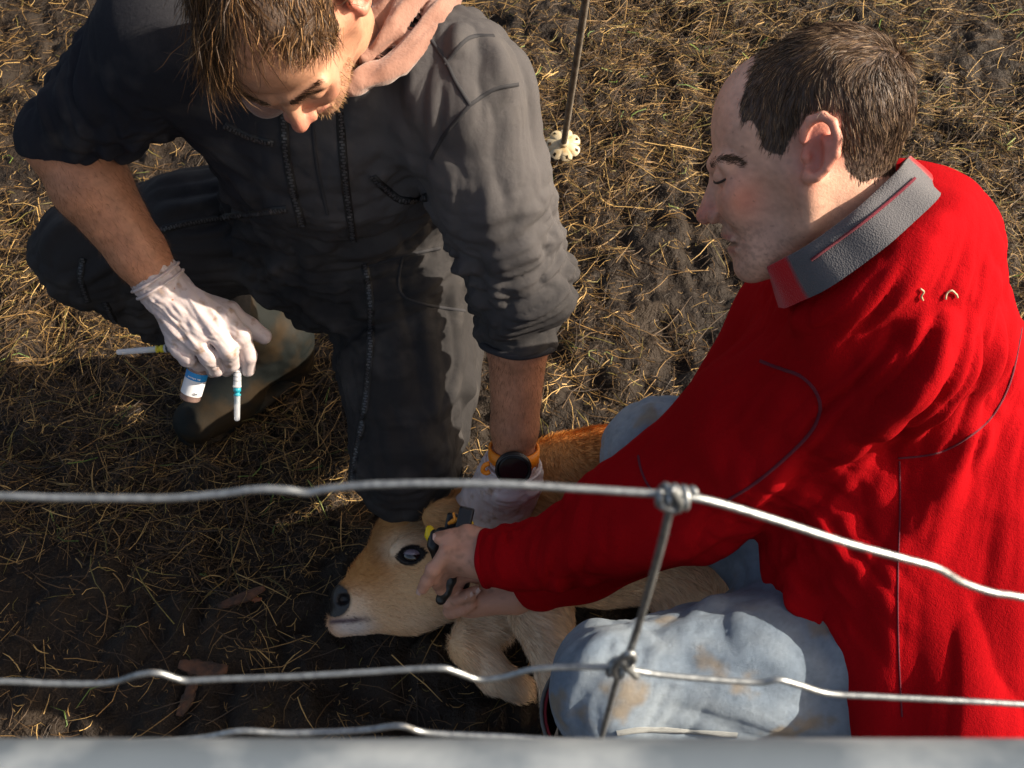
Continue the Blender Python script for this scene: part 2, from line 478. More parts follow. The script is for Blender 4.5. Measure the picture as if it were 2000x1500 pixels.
T2 = [(-420, 1355), (-150, 1336), (0, 1331), (100, 1335), (210, 1334), (270, 1318), (310, 1315), (360, 1329), (420, 1327), (560, 1322), (700, 1314), (850, 1305), (890, 1312), (935, 1327), (985, 1322), (1050, 1306), (1150, 1303), (1210, 1305), (1290, 1318), (1400, 1328), (1480, 1333), (1520, 1328), (1560, 1338), (1620, 1355), (1720, 1361), (1900, 1370), (2000, 1376), (2250, 1392), (2450, 1410)]
T3 = [(-420, 1500), (0, 1472), (200, 1455), (380, 1443), (470, 1428), (560, 1432), (700, 1427), (780, 1418), (840, 1432), (1000, 1440), (1175, 1452), (1400, 1470), (2000, 1490), (2450, 1520)]
wire(T1, .00124, 'line_wire', n=200); wire(T2, .00124, 'line_wire', n=220); wire(T3, .00140, 'line_wire', n=160)
wire([(1318, 968), (1305, 1010), (1290, 1070), (1268, 1150), (1246, 1225), (1224, 1292)], .0014, 'stay_wire', n=40)
wire([(1212, 1300), (1196, 1360), (1180, 1420), (1168, 1470), (1150, 1545)], .0012, 'stay_wire', n=40)
def knot(pix0, pix1, rw, turns, rk, name):
    a, b = Yp(*pix0, YF), Yp(*pix1, YF); T = nrm(b-a); u = nrm(np.cross(T, CF)); v = np.cross(T, u)
    t = np.linspace(0, 1, turns*18); an = t*turns*2*np.pi+1.0
    P = a+(b-a)*t[:, None]+rk*(np.cos(an)[:, None]*u+np.sin(an)[:, None]*v)
    V, F = sweep(P, rw, 8); return mk(name, V, F, m_galv, fence)
knot((1283, 966), (1352, 974), .00115, 4, .0030, 'wire_knot')
wire([(1290, 985), (1302, 992), (1318, 996), (1328, 988), (1322, 970), (1310, 955)], .0014, 'wire_knot', Y=YF-.003, n=30)
knot((1188, 1300), (1226, 1310), .0013, 2, .0030, 'wire_knot')
wire([(1204, 1322), (1200, 1304), (1216, 1284), (1232, 1276), (1238, 1288), (1228, 1298), (1214, 1292), (1226, 1306), (1243, 1322)], .0013, 'wire_knot', Y=YF-.003, n=40)
rail = empty('gate_rail', label='blurred galvanised steel gate rail along the bottom edge', category='gate')
pr = Cp(1000, 1437, .315)-CU*.0235
P = np.array([[x, pr[1], pr[2]] for x in np.linspace(-1.6, 1.6, 60)])
V, F = sweep(P, .022, 32); mk('rail_tube', V, F, m_rail, rail)
for x in (-1.5, 1.5):
    V, F = sweep(np.array([[x, pr[1], z] for z in np.linspace(-.1, pr[2], 12)]), .022, 20); mk('gate_post', V, F, m_rail, rail)

# ------------------------------------------------------------------ walking pole planted in the hay
m_ash = mat('weathered_wood', (.17, .145, .12), .7, bump=[('noise', 160, .6, .002)], var=(40, (.09, .075, .06), .4, .65))
m_cream = mat('old_plastic', (.46, .38, .25), .5, var=(60, (.40, .27, .12), .5, .72))
pole = empty('walking_pole', label='thin grey pole with a cream snow basket, stuck upright in the hay', category='pole')
b0 = Zp(1101, 281, .03)
top = Cp(1150, -40, 2.02)
ax = nrm(top-b0)
V, F = sweep(np.array([b0-ax*.06+ax*t for t in np.linspace(0, 1.15, 16)]), .0068, 12); mk('shaft', V, F, m_ash, pole)
def basket():
    u = nrm(np.cross(ax, [0, 1, 0])); v = np.cross(ax, u); R = .038; n = 96; V = []; F = []
    rings = np.linspace(.008, 1, 9)
    for i, q in enumerate(rings):
        for k in range(n):
            an = 2*math.pi*k/n; lobe = abs(math.cos(an*3.5))**.25
            r = .009+(R*(.66+.34*lobe)-.009)*q
            V.append(b0+u*math.cos(an)*r+v*math.sin(an)*r+ax*(.004-.010*q*q))
    for i in range(len(rings)-1):
        for k in range(n):
            an = (k+.5)/n*7 % 1.0
            if i in (5, 6) and (abs(an-.0) < .11 or abs(an-1) < .11) : continue   # slots in the lobes
            F.append([i*n+k, i*n+(k+1) % n, (i+1)*n+(k+1) % n, (i+1)*n+k])
    V = np.array(V); F = np.array(F); m = len(V)
    return np.concatenate([V, V-ax*.0028]), np.concatenate([F, F[:, ::-1]+m])
V, F = basket(); mk('basket', V, F, m_cream, pole)
V, F = sweep(np.array([b0-ax*.004, b0+ax*.002, b0+ax*.010, b0+ax*.012]), [.0115, .0115, .0105, .008], 18); mk('collar', V, F, m_cream, pole)

# ================================================================== people
KH = .000514                                                              # metres per photo pixel on the red man's head
def hl(px, py, s=0.): return A(-(px-1590)*KH, s, -(py-290)*KH)           # photo pixel of his profile -> head space (x face, y side, z up)
def head(S, T, k=1.0, mouth=.0028):
    """T maps head space to world. Adds skull, face, ears, neck root."""
    M = np.array([T(A(1,0,0))-T(A(0,0,0)), T(A(0,1,0))-T(A(0,0,0)), T(A(0,0,1))-T(A(0,0,0))]); sc = np.linalg.norm(M[0]); M = M/sc
    P = lambda x, y, s=0.: T(hl(x, y, s))
    e = lambda x, y, s, rx, rs, rz, kk=.02, op='+': S.el(P(x, y, s), M, A(rx, rs, rz)*sc, kk, op)
    e(1617, 208, 0, .081, .073, .079)
    e(1485, 250, 0, .049, .060, .068, .025)
    e(1476, 388, 0, .036, .050, .046, .02)
    e(1520, 455, 0, .040, .037, .046, .018)
    e(1560, 370, 0, .050, .058, .060, .03)
    for q in (-1, 1):
        S.rc(P(1405, 322, .010*q), P(1425, 318, .043*q), .0108, .0098, .010)
        S.sp(P(1455, 380, .039*q), .017, .025)
        S.el(P(1405, 347, .031*q), M, A(.010, .014, .010)*sc, .014, '-')
        S.el(P(1424, 343, .0305*q), M, A(.0118, .0135, .0108)*sc, .004)
        S.rc(P(1414, 331, .018*q), P(1434, 330, .044*q), .0045, .0045, .006)
        S.rc(P(1478, 522, .010*q), P(1562, 425, .048*q), .0125, .015, .018)
        S.rc(P(1562, 425, .048*q), P(1582, 345, .060*q), .015, .012, .02)
        S.sp(P(1404, 424, .0115*q), .0083, .006)
        S.sp(P(1398, 436, .0075*q), .0036, .003, '-')
        S.rc(P(1430, 459, 0), P(1441, 466, .020*q), .0062, .004, .006)
        S.rc(P(1445, 489, 0), P(1452, 487, .018*q), .0066, .004, .006)
        S.rc(P(1426, 475, 0), P(1448, 477, .021*q), mouth, .0016, .003, '-')
        S.rc(P(1417, 432, .017*q), P(1447, 468, .030*q), .0042, .0035, .009, '-')
        S.el(P(1502, 432, .060*q), M, A(.032, .017, .032)*sc, .03, '-')
        S.rc(P(1408, 335, .020*q), P(1440, 336, .046*q), .0016, .0012, .003, '-')   # crease beside the nose
        es = lambda x, o=0: (.0735+(x-1570)/62*.013+o)*q
        S.el(P(1599, 288, es(1599, -.005)), M, A(.0155, .0052, .030)*sc, .004)
        hx = [(1570, 275), (1571, 258), (1581, 240), (1603, 232), (1621, 244), (1631, 272), (1629, 300), (1614, 325), (1598, 342)]
        S.tube([P(x, y, es(x, .0045)) for x, y in hx], [.0042, .0044, .0046, .0046, .0046, .0046, .0044, .004, .0045], .002)
        S.tube([P(1612, 272, es(1612, .001)), P(1614, 285, es(1614, .002)), P(1608, 306, es(1608, .002)), P(1592, 326, es(1592))], [.003, .0042, .004, .003], .008)
        S.sp(P(1583, 341, es(1583, .002)), .0075, .006)
        S.el(P(1590, 302, es(1590, .007)), M, A(.0090, .0092, .0150)*sc, .004, '-')
        S.sp(P(1576, 306, .076*q), .0048, .005)
    S.rc(P(1404, 353), P(1382, 421), .0072, .0078, .009)
    S.sp(P(1382, 424), .0078, .005)
    S.sp(P(1474, 522), .0125, .012)
def skin_cols(V, Tinv, base, stubble, seedp=0.):
    """pigment: redder nose, cheeks, lips and ears; stubble on the jaw; painted ear glow, mouth and nostril shade"""
    h = Tinv(V); px = 1590-h[:, 0]/KH; py = 290-h[:, 2]/KH; s = np.abs(h[:, 1])
    c = np.tile(np.array(base), (len(V), 1))
    n = fbm(V*45+seedp, 4)
    c *= (1+.6*(n-.47)+.5*(fbm(V*210+3, 2)-.37))[:, None]
    head_m = (np.abs(h[:, 0]) < .14) & (np.abs(h[:, 1]) < .11) & (np.abs(h[:, 2]) < .15)
    g = lambda x, y, ss_, r, rs=.03: np.exp(-((px-x)/r)**2-((py-y)/r)**2-((s-ss_)/rs)**2)*head_m
    red = .75*g(1380, 418, 0, 30)+.6*g(1462, 385, .045, 45)+1.0*g(1600, 285, .085, 60, .025)+.3*g(1590, 340, .06, 40)  # ear term is natural redness plus backlit glow painted in
    red = np.clip(red, 0, 1)[:, None]
    c = c*(1-red)+red*np.array([.56, .17, .125])
    lip = (np.exp(-((py-462)/5)**2-((px-1428)/17)**2)+np.exp(-((py-489)/6)**2-((px-1440)/15)**2))*(s < .021)*head_m
    lip = np.clip(lip, 0, 1)[:, None]*.8; c = c*(1-lip)+lip*np.array([.40, .12, .10])
    mo = np.exp(-((py-475)/5)**2-((px-1436)/16)**2)*(s < .022)*head_m; c = c*(1-.85*mo[:, None])  # mouth gap darkened in the colour for the shade inside
    nl = np.exp(-((px-1400)/7)**2-((py-434)/5)**2)*(s < .013)*head_m; c = c*(1-.8*nl[:, None])  # nostril hollows darkened in the colour as shade
    st = ss(415, 450, py-.22*(px-1480))*ss(1640, 1590, px)*head_m*(py < 600)
    st = st*(.45+.55*(fbm(V*330, 2) > .42))
    c = c*(1-stubble*st[:, None])+stubble*st[:, None]*np.array([.12, .075, .06])
    fr = (vnoise(V*260) > .88)*(vnoise(V*60+9) > .5)*.35*head_m                       # freckles
    c *= (1-fr)[:, None]
    return c
def folds(V, N, specs):
    D = np.zeros(len(V))
    for c, R, axis, fr, amp in specs:
        axis = nrm(axis); p = V-np.asarray(c)
        f = np.exp(-((p**2).sum(1)/(R*R))**1.5)
        q = p-(p@axis)[:, None]*axis*.86
        q = q+.012*(np.stack([vnoise(p*14+i*7) for i in range(3)], 1)-.5)
        r = np.abs(2*vnoise(q*fr+31)-1)
        r2 = np.abs(2*vnoise(q*fr*2.1+3)-1)
        r3 = np.abs(2*vnoise(q*fr*4.3+13)-1); D += amp*f*(2.2*(r-.33)+1.1*(r2-.33)+.18*(r3-.33))
    return V+N*D[:, None]
def hand(S, wrist, mcps, fingers, thumb, r=.0098, wr=.026, kk=.012):
    for m in mcps: S.rc(wrist+(m-wrist)*.12, m, wr*.72, r*1.22, kk*1.4)
    for i, (m, f) in enumerate(zip(mcps, fingers)):
        q = r*(1, 1.03, .97, .86)[i]
        S.tube([m]+f, [q*1.12, q*1.06, q*.96, q*.86][:len(f)+1], .004)
        S.sp(f[0], q*1.12, .004)
    S.tube(thumb, [wr*.62, r*1.32, r*1.12, r*.98], .009)

HP = np.array([(1475, 105), (1440, 140), (1418, 185), (1430, 230), (1470, 240), (1500, 285), (1535, 330), (1548, 290), (1560, 245), (1590, 215), (1625, 232), (1645, 300), (1660, 370), (1720, 400), (1830, 360), (1860, 80), (1600, -20)], float)
HPB = np.array([(1478, 112), (1464, 160), (1452, 205), (1455, 242), (1474, 238), (1489, 262), (1497, 290), (1515, 300), (1533, 302), (1546, 272), (1558, 250), (1580, 224), (1610, 222), (1634, 245), (1643, 300), (1650, 330), (1680, 352), (1700, 345), (1810, 335), (1840, 80), (1600, -20)], float)
def inpoly(x, y, poly):
    r = np.zeros(len(x), bool); n = len(poly)
    for i in range(n):
        x0, y0 = poly[i]; x1, y1 = poly[(i+1) % n]
        if y0 == y1: continue
        c_ = ((y0 > y) != (y1 > y)) & (x < (x1-x0)*(y-y0)/(y1-y0)+x0); r ^= c_
    return r
def scalp(Ti, poly, jit=0.):
    def f(P):
        h = Ti(P); px = 1590-h[:, 0]/KH; py = 290-h[:, 2]/KH
        if jit: px = px+rng.normal(0, jit, len(px)); py = py+rng.normal(0, jit, len(py))
        ok = (np.abs(h) < .13).all(1) & (np.linalg.norm(h*A(1, 1, 1)-hl(1617, 215), axis=1) < .105)
        ear = (np.abs(h[:, 1]) > .066) & (px > 1562) & (px < 1636) & (py > 226) & (py < 355)
        return (inpoly(px, py, poly) & ok & ~ear).astype(float)
    return f
m_skinA = mat('skin_tanned', (.5, .25, .16), .48, attr=True, sss=.08, bump=[('noise', 420, .35, .0012), ('noise', 1300, .4, .0005)], spec=.4)
m_skinB = mat('skin', (.5, .27, .19), .46, attr=True, sss=.08, bump=[('noise', 420, .35, .0012), ('noise', 1300, .4, .0005)], spec=.4)
m_hair = mat('hair', (.05, .03, .02), .55, attr=True, spec=.3)
m_cov = mat('cotton_coverall', (.03, .03, .034), .85, attr=True, bump=[('wave', 900, .3, .0006), ('noise', 160, .3, .0016), ('noise', 38, .2, .008)], spec=.15, var=(14, (.11, .10, .095), .5, .78, .5))
m_zip = mat('zip_tape', (.006, .006, .007), .6); m_teeth = mat('zip_teeth', (.05, .05, .055), .35, spec=.6)
m_seam = mat('coverall_seam', (.03, .03, .034), .85, spec=.25)
m_hood = mat('hood_fleece', (.27, .145, .11), .95, bump=[('noise', 300, .5, .002)], sheen=.3, spec=.2, var=(40, (.19, .095, .07), .4, .7))
m_boot = mat('rubber_boot', (.009, .011, .0105), .66, bump=[('noise', 60, .25, .003)], var=(16, (.026, .017, .009), .42, .60), spec=.16)
m_glove = mat('latex_glove', (.56, .47, .46), .42, sss=.1, bump=[('noise', 130, .35, .0015)], var=(55, (.30, .18, .11), .56, .70, .85), spec=.45)
m_orange = mat('orange_strap', (.85, .24, .01), .5); m_black = mat('black_plastic', (.008, .008, .009), .3, spec=.5); m_face = mat('watch_glass', (.006, .006, .008), .12, spec=.6)

# ------------------------------------------------------------------ the man in the dark coverall
shL, elL, wrL = Cp(888, 170, 1.48), Cp(1016, 545, 1.645), Cp(1003, 900, 1.765)
shR, elR, wrR = Cp(335, 85, 1.50), Cp(118, 275, 1.60), Cp(318, 562, 1.665)
chest, waist = Cp(655, 235, 1.63), Cp(690, 450, 1.83)
hipL, hipR = Cp(790, 500, 1.85), Cp(590, 430, 1.88)
kneeL, kneeR = Cp(787, 903, 1.865), Cp(178, 492, 1.90)
ankL, ankR = kneeL+A(.07, .40, -.10), Cp(545, 690, 2.15)
tfront = nrm(A(.02, -.85, .25))
# head frame: face turned down and to the calf
aF = nrm(.03*CR-.97*CU-.10*CB); aU = -.22*CR-.03*CU+.95*CB; aU = nrm(aU-np.dot(aU, aF)*aF); aS = np.cross(aU, aF)
tilt = math.radians(16); aX = math.cos(tilt)*aF+math.sin(tilt)*aU; aZ = math.cos(tilt)*aU-math.sin(tilt)*aF
aO = Cp(548, 0, 1.26)
TA = lambda p: aO+p[..., 0:1]*aX+p[..., 1:2]*aS+p[..., 2:3]*aZ
TAi = lambda V: np.stack([(V-aO)@aX, (V-aO)@aS, (V-aO)@aZ], 1)
S = Sdf(); head(S, TA)
neck = Cp(665, 105, 1.50)
S.rc(TA(hl(1630, 350)), neck, .056, .062, .03)
S.rc(neck, waist, .07, .08, .04); S.rc(neck, shL, .05, .04, .04); S.rc(neck, shR, .05, .04, .04)
S.tube([shL, elL], [.05, .045], .02); S.tube([shR, elR], [.05, .047], .02)
fa = lambda e, w_, t: e+(w_-e)*t
S.tube([elL, fa(elL, wrL, .35), fa(elL, wrL, .8), wrL], [.040, .041, .033, .028], .01)
S.tube([elR, fa(elR, wrR, .28), fa(elR, wrR, .75), wrR], [.046, .051, .037, .031], .012)
S.tube([waist, hipL, kneeL], [.08, .065, .045], .03); S.tube([waist, hipR, kneeR], [.08, .065, .045], .03)
hR = dict(wrist=wrR, mcps=[Cp(440, 618, 1.660), Cp(418, 645, 1.652), Cp(385, 670, 1.655), Cp(352, 682, 1.665)],
  fingers=[[Cp(472, 655, 1.668), Cp(486, 695, 1.69), Cp(484, 722, 1.71)], [Cp(446, 685, 1.660), Cp(452, 710, 1.69), Cp(442, 722, 1.715)],
           [Cp(408, 699, 1.662), Cp(422, 720, 1.69), Cp(414, 724, 1.715)], [Cp(366, 700, 1.668), Cp(388, 712, 1.70), Cp(398, 708, 1.72)]],
  thumb=[Cp(385, 592, 1.685), Cp(446, 610, 1.695), Cp(488, 640, 1.71), Cp(515, 657, 1.715)])
wl2 = Cp(995, 935, 1.785)
hL = dict(wrist=wl2, mcps=[Cp(935, 985, 1.815), Cp(957, 1010, 1.82), Cp(988, 1018, 1.825), Cp(1012, 1010, 1.83)],
  fingers=[[Cp(925, 1020, 1.84), Cp(925, 1045, 1.86), Cp(930, 1060, 1.87)], [Cp(955, 1050, 1.85), Cp(955, 1075, 1.87), Cp(955, 1085, 1.88)],
           [Cp(990, 1055, 1.855), Cp(992, 1080, 1.87), Cp(992, 1090, 1.88)], [Cp(1020, 1045, 1.86), Cp(1024, 1065, 1.875), Cp(1024, 1075, 1.88)]],
  thumb=[Cp(955, 948, 1.80), Cp(925, 965, 1.82), Cp(905, 985, 1.84), Cp(898, 1000, 1.85)])
hand(S, **hR); hand(S, r=.0105, wr=.03, **hL)
V, F = sdf_mesh(S, .0021)
V = relax(V, F, 1, .35)
c = skin_cols(V, TAi, (.46, .235, .15), .25)
hs = scalp(TAi, HP)(V) > .5; c[hs] = np.array([.06, .035, .022])
arm = np.linalg.norm(V-elR, axis=1) < .34
c[arm] *= np.array([1.0, .88, .78]); armL = np.linalg.norm(V-wrL, axis=1) < .22; c[armL] *= np.array([.92, .80, .72])
pA = mk('person', V, F, m_skinA, col=c, label='man in dark coverall and white gloves crouching, face down, holding syringes', category='person')
print('A body', len(V), time.time()-T0)
VA, FA = V, F
# --- coverall
S = Sdf()
S.rc(chest+A(0,0,.06), waist, .185, .165, .05, flat=(tfront, .66))
S.rc(chest+A(0,0,.05), shL, .11, .088, .06); S.rc(chest+A(0,0,.05), shR, .11, .095, .06)
S.rc(neck, chest, .085, .15, .05)
S.tube([shL, fa(shL, elL, .5), elL, fa(elL, wrL, .30)], [.086, .078, .070, .052], .02)
S.tube([shR, fa(shR, elR, .5), fa(shR, elR, .97)], [.090, .074, .058], .02)
S.rc(waist, hipL, .155, .125, .05, flat=(tfront, .75)); S.rc(waist, hipR, .15, .115, .05, flat=(tfront, .8))
S.tube([hipL, fa(hipL, kneeL, .5), kneeL, fa(kneeL, ankL, .5), fa(kneeL, ankL, .9)], [.112, .102, .082, .075, .06], .02)
S.tube([hipR, fa(hipR, kneeR, .5), kneeR], [.108, .100, .082], .02)
S.tube([kneeR, fa(kneeR, ankR, .35), fa(kneeR, ankR, .58)], [.082, .078, .072], .03)
# sleeve ends cut square across the forearm
def cut(S, p, d, hw=.075, L=.06):
    d = nrm(d); u = nrm(np.cross(d, CF)); S.box(p+d*L, [u, d, np.cross(u, d)], A(hw, L, hw), .002, .003, '-')
S.tube([fa(shR, elR, .97), fa(elR, wrR, .16)], [.060, .056], .01)
cut(S, fa(elR, wrR, .06), wrR-elR+.8*(elR-shR), .085); cut(S, fa(elL, wrL, .33), wrL-elL, .068)
V, F = sdf_mesh(S, .0035)
N = normals(V, F)
dirL, dirR = elL-shL, elR-shR
V = folds(V, N, [(fa(shL, elL, .95), .13, np.cross(dirL, CF), 34, .011), (fa(elL, wrL, .05), .07, np.cross(dirL, CF), 40, .008),
  (fa(shR, elR, .55), .11, np.cross(dirR, CF)+.5*dirR, 28, .013), (shL, .16, dirL+A(-.1, 0, 0), 20, .010),
  (Cp(700, 330, 1.65), .22, CU, 22, .007), (hipR, .22, kneeR-hipR+A(.1,0,.05), 26, .013), (Cp(690, 520, 1.8), .14, CR+.3*CU, 30, .013),
  (fa(hipL, kneeL, .6), .2, kneeL-hipL+A(.06,0,0), 20, .009), (kneeL, .13, CR, 26, .008), (kneeR, .14, CU+CR, 24, .008), (fa(kneeR, ankR, .4), .14, np.cross(ankR-kneeR, CF), 30, .010)])
n = fbm(V*6, 3)[:, None]
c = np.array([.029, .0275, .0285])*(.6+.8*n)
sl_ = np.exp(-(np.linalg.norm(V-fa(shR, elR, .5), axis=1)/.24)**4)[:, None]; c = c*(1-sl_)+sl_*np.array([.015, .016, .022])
lt = np.exp(-(np.linalg.norm(V-fa(shL, elL, .3), axis=1)/.22)**4)[:, None]; c = c*(1+1.7*lt)  # colour of faded left shoulder and upper arm raised for its sunlit brightness
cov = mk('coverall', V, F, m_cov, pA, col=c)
def hem(p, d, r, rt, m, par, fl=1.0):
    d = nrm(d); u = nrm(np.cross(d, CF)); v = np.cross(d, u); t = np.linspace(0, 2*np.pi, 49)
    Vr, Fr = sweep(p+r*(np.cos(t)[:, None]*u+fl*np.sin(t)[:, None]*v), rt+.0008*np.sin(t*5), 10, caps=False); return mk('sleeve_hem', Vr, Fr, m, par)
hem(fa(elL, wrL, .325), wrL-elL, .0495, .0055, m_seam, cov)
print('coverall', len(V), time.time()-T0)
bA = bvh(cov)
for poly in ([(553, 205), (558, 290), (572, 370), (590, 440)], [(662, 190), (668, 280), (676, 370), (690, 470)], [(712, 515), (724, 600), (722, 700), (712, 800), (697, 880), (686, 955)],
             [(285, 458), (360, 437), (440, 424), (560, 408)], [(162, 505), (158, 545), (172, 590)], [(205, 590), (222, 625), (240, 650)], [(728, 345), (760, 375), (790, 392), (835, 385)], [(440, 245), (490, 268), (535, 280)]):
    zipper(bA, poly, .011, cov, m_zip, m_teeth)
for poly in ([(842, 78), (870, 120), (890, 160), (918, 205)], [(918, 205), (965, 175), (1012, 165)], [(868, 125), (915, 75), (965, 70)], [(918, 205), (870, 260), (842, 310)], [(610, 240), (620, 330), (640, 420)], [(785, 500), (790, 580), (925, 610)], [(720, 520), (790, 500), (860, 485)]):
    P, Nn = on_surface(bA, poly)
    if len(P) > 3:
        Vr, Fr = ribbon(P, Nn, .0050, .0004, .0008); mk('seam', Vr, Fr, m_seam, cov)
# --- hood lying round the neck
S = Sdf()
hp = [Cp(640, 170, 1.36), Cp(700, 160, 1.37), Cp(775, 122, 1.39), Cp(838, 62, 1.42), Cp(872, -10, 1.47), Cp(850, -110, 1.55), Cp(740, -180, 1.6)]
S.tube(hp, [.013, .015, .016, .017, .018, .025, .03], .003)
S.tube([Cp(680, 135, 1.46), Cp(735, 75, 1.45), Cp(780, 5, 1.46), Cp(790, -90, 1.5)], [.030, .036, .040, .045], .004)
S.tube([Cp(715, 118, 1.40), Cp(770, 60, 1.41), Cp(815, -20, 1.44)], [.012, .014, .015], .003)
S.tube([Cp(640, 170, 1.40), Cp(520, 190, 1.46), Cp(430, 120, 1.5), Cp(400, 0, 1.52), Cp(480, -120, 1.58), Cp(740, -180, 1.6)], [.016, .02, .03, .035, .04, .04], .02)
V, F = sdf_mesh(S, .003); N = normals(V, F)
V = folds(V, N, [(Cp(780, 60, 1.42), .12, hp[4]-hp[1], 40, .006)])
mk('hood', V, F, m_hood, pA)
# --- boots
def boot(name, top, ank, heel, toe, parent):
    S = Sdf(); up = A(0, 0, 1.)
    S.tube([top, ank], [.060, .054], .02)
    S.rc(ank, heel+up*.03, .050, .044, .03)
    f = nrm(toe-heel)
    S.rc(ank+f*.03-up*.01, fa(heel, toe, .62)+up*.035, .048, .043, .04)
    S.rc(fa(heel, toe, .5)+up*.03, toe-f*.045+up*.03, .046, .044, .03, flat=(up, .8))
    S.rc(heel+f*.01+up*.006, toe-f*.05+up*.006, .043, .047, .004, flat=(up, .34))
    V, F = sdf_mesh(S, .0036); N = normals(V, F)
    V = folds(V, N, [(ank, .09, np.cross(f, up), 22, .0030)])
    return mk(name, V, F, m_boot, parent)
heelR = Zp(572, 722, .0); toeR = Zp(352, 868, .0)
boot('boot', fa(kneeR, ankR, .30), heelR*.75+fa(heelR, toeR, .12)*.25+A(0,0,.10), heelR, toeR, pA)
hlL = ankL*A(1,1,0); boot('boot', fa(kneeL, ankL, .45), ankL+A(0,0,.02), hlL+A(0,.04,.05), hlL+A(0.02,.10,-.10)+A(0,.05,.06), pA)
# --- gloves and watch
S = Sdf(); hand(S, r=.0103, wr=.029, **hR); S.rc(fa(elR, wrR, .93), wrR, .0335, .0325, .01)
V, F = sdf_mesh(S, .0022, .0012); N = normals(V, F)
V = folds(V, N, [(Cp(370, 610, 1.65), .07, Cp(400, 660, 1.65)-wrR, 90, .0022), (wrR, .04, np.cross(wrR-elR, CF), 120, .002)])
g1 = mk('glove', V, F, m_glove, pA)
dw = nrm(wrR-elR)
def ring(c, ax_, r, rt, flat=1., n=40):
    u = nrm(np.cross(ax_, CF)); v = np.cross(ax_, u); t = np.linspace(0, 2*np.pi, n)
    return sweep(c+r*(np.cos(t)[:, None]*u+flat*np.sin(t)[:, None]*v), rt, 8, caps=False)
for q, rr in ((.925, .0362), (.975, .0358)):
    Vr, Fr = ring(fa(elR, wrR, q), dw, rr, .0022); mk('rolled_cuff', Vr, Fr, m_glove, g1)
S = Sdf(); hand(S, r=.0118, wr=.036, **hL); S.rc(fa(wrL, wl2, .1), wl2, .036, .042, .01); S.rc(wl2, Cp(980, 1000, 1.83), .044, .045, .02, flat=(nrm(CB), .55))
V, F = sdf_mesh(S, .0024, .0012); N = normals(V, F)
V = folds(V, N, [(wl2, .05, CR, 100, .003), (Cp(975, 990, 1.82), .06, CU, 60, .002)])
g2 = mk('glove', V, F, m_glove, pA)
dl = nrm(wl2-wrL); Vr, Fr = ring(fa(wrL, wl2, .12), dl, .0405, .0022); mk('rolled_cuff', Vr, Fr, m_glove, g2)
watch = empty('wristwatch'); watch.parent = pA
wc = fa(elL, wrL, .965); wd_ = nrm(wrL-elL)
def band(c, ax_, r, wd, th, n=40):
    u = nrm(np.cross(ax_, CF)); v = np.cross(ax_, u); t = np.linspace(0, 2*np.pi, n, endpoint=False)
    o = np.cos(t)[:, None]*u+np.sin(t)[:, None]*v; V = np.concatenate([c+o*r-ax_*wd/2, c+o*(r+th)-ax_*wd/2, c+o*(r+th)+ax_*wd/2, c+o*r+ax_*wd/2])
    a = np.arange(n); b = (a+1) % n
    return V, np.concatenate([np.stack([k*n+a, k*n+b, ((k+1) % 4)*n+b, ((k+1) % 4)*n+a], 1) for k in range(4)])
V, F = band(wc, wd_, .0325, .026, .004); mk('strap', V, F[:, ::-1], m_orange, watch)
bn_ = nrm(CB-np.dot(CB, wd_)*wd_); cc = wc+bn_*.037
S = Sdf(); S.el(cc, [nrm(np.cross(wd_, bn_)), wd_, bn_], A(.026, .026, .008), .002)
V, F = sdf_mesh(S, .0022); wcase = mk('case', V, F, m_black, watch)
u = nrm(np.cross(wd_, bn_)); t = np.linspace(0, 2*np.pi, 36, endpoint=False)
V = np.concatenate([[cc+bn_*.0088], cc+bn_*.0086+.020*(np.cos(t)[:, None]*u+np.sin(t)[:, None]*wd_)]); k = np.arange(36)
mk('dial', V, np.stack([np.zeros(36, int), 1+k, 1+(k+1) % 36], 1), m_face, wcase)
Vr, Fr = sweep(cc+bn_*.006+.0235*(np.cos(np.linspace(0, 2*np.pi, 37))[:, None]*u+np.sin(np.linspace(0, 2*np.pi, 37))[:, None]*wd_), .0022, 8, caps=False); mk('bezel', Vr, Fr, m_black, wcase)
lp = cc+u*.034-bn_*.010
Vr, Fr = sweep(spline([lp, lp+u*.007+wd_*.004, lp+u*.009+wd_*.012, lp+u*.004+wd_*.016, lp-u*.001+wd_*.013], 14), .0035, 8); mk('strap_end', Vr, Fr, m_orange, watch)
# --- hair: long unkempt fringe hanging towards the ground
NA = normals(VA, FA)
P, fi = sample_faces(VA, FA, 21000, scalp(TAi, HP, 5.))
n_ = NA[FA[fi]].mean(1); n_ /= np.linalg.norm(n_, axis=1, keepdims=True)
hh = TAi(P)
clump = np.stack([vnoise(P*62+i*9)-.5 for i in range(3)], 1)*2.6
side_ = np.sign(hh[:, 1:2])
D = aX*.95+n_*.35+A(0, 0, -.55)+clump+np.where(hh[:, 1:2] < 0, 1, .25)*(-aS)*.35*(np.abs(hh[:, 1:2]) > .0)
D -= (np.sum(D*n_, 1, keepdims=True)-.33)*n_*.85
D /= np.linalg.norm(D, axis=1, keepdims=True)
front = ss(-.01, .06, hh[:, 0])
Ln = rng.uniform(.018, .05, len(P))*(1+.25*front)*np.where(hh[:, 1] < .012, 1.25, .55)
V, Fs, per = strands(P, D, Ln, rng.uniform(.0005, .0010, len(P)), bend=-n_*.16+A(0, 0, -.22)+clump*.16, seg=5, jitter=.18)
pal = np.array([(.042, .020, .009), (.085, .042, .018), (.17, .086, .034), (.34, .19, .08)])
c = np.repeat(pal[rng.choice(4, len(P), p=[.38, .34, .20, .08])]*rng.uniform(.7, 1.3, (len(P), 1)), per, 0)
mk('hair', V, Fs, m_hair, pA, col=c, kind='stuff')
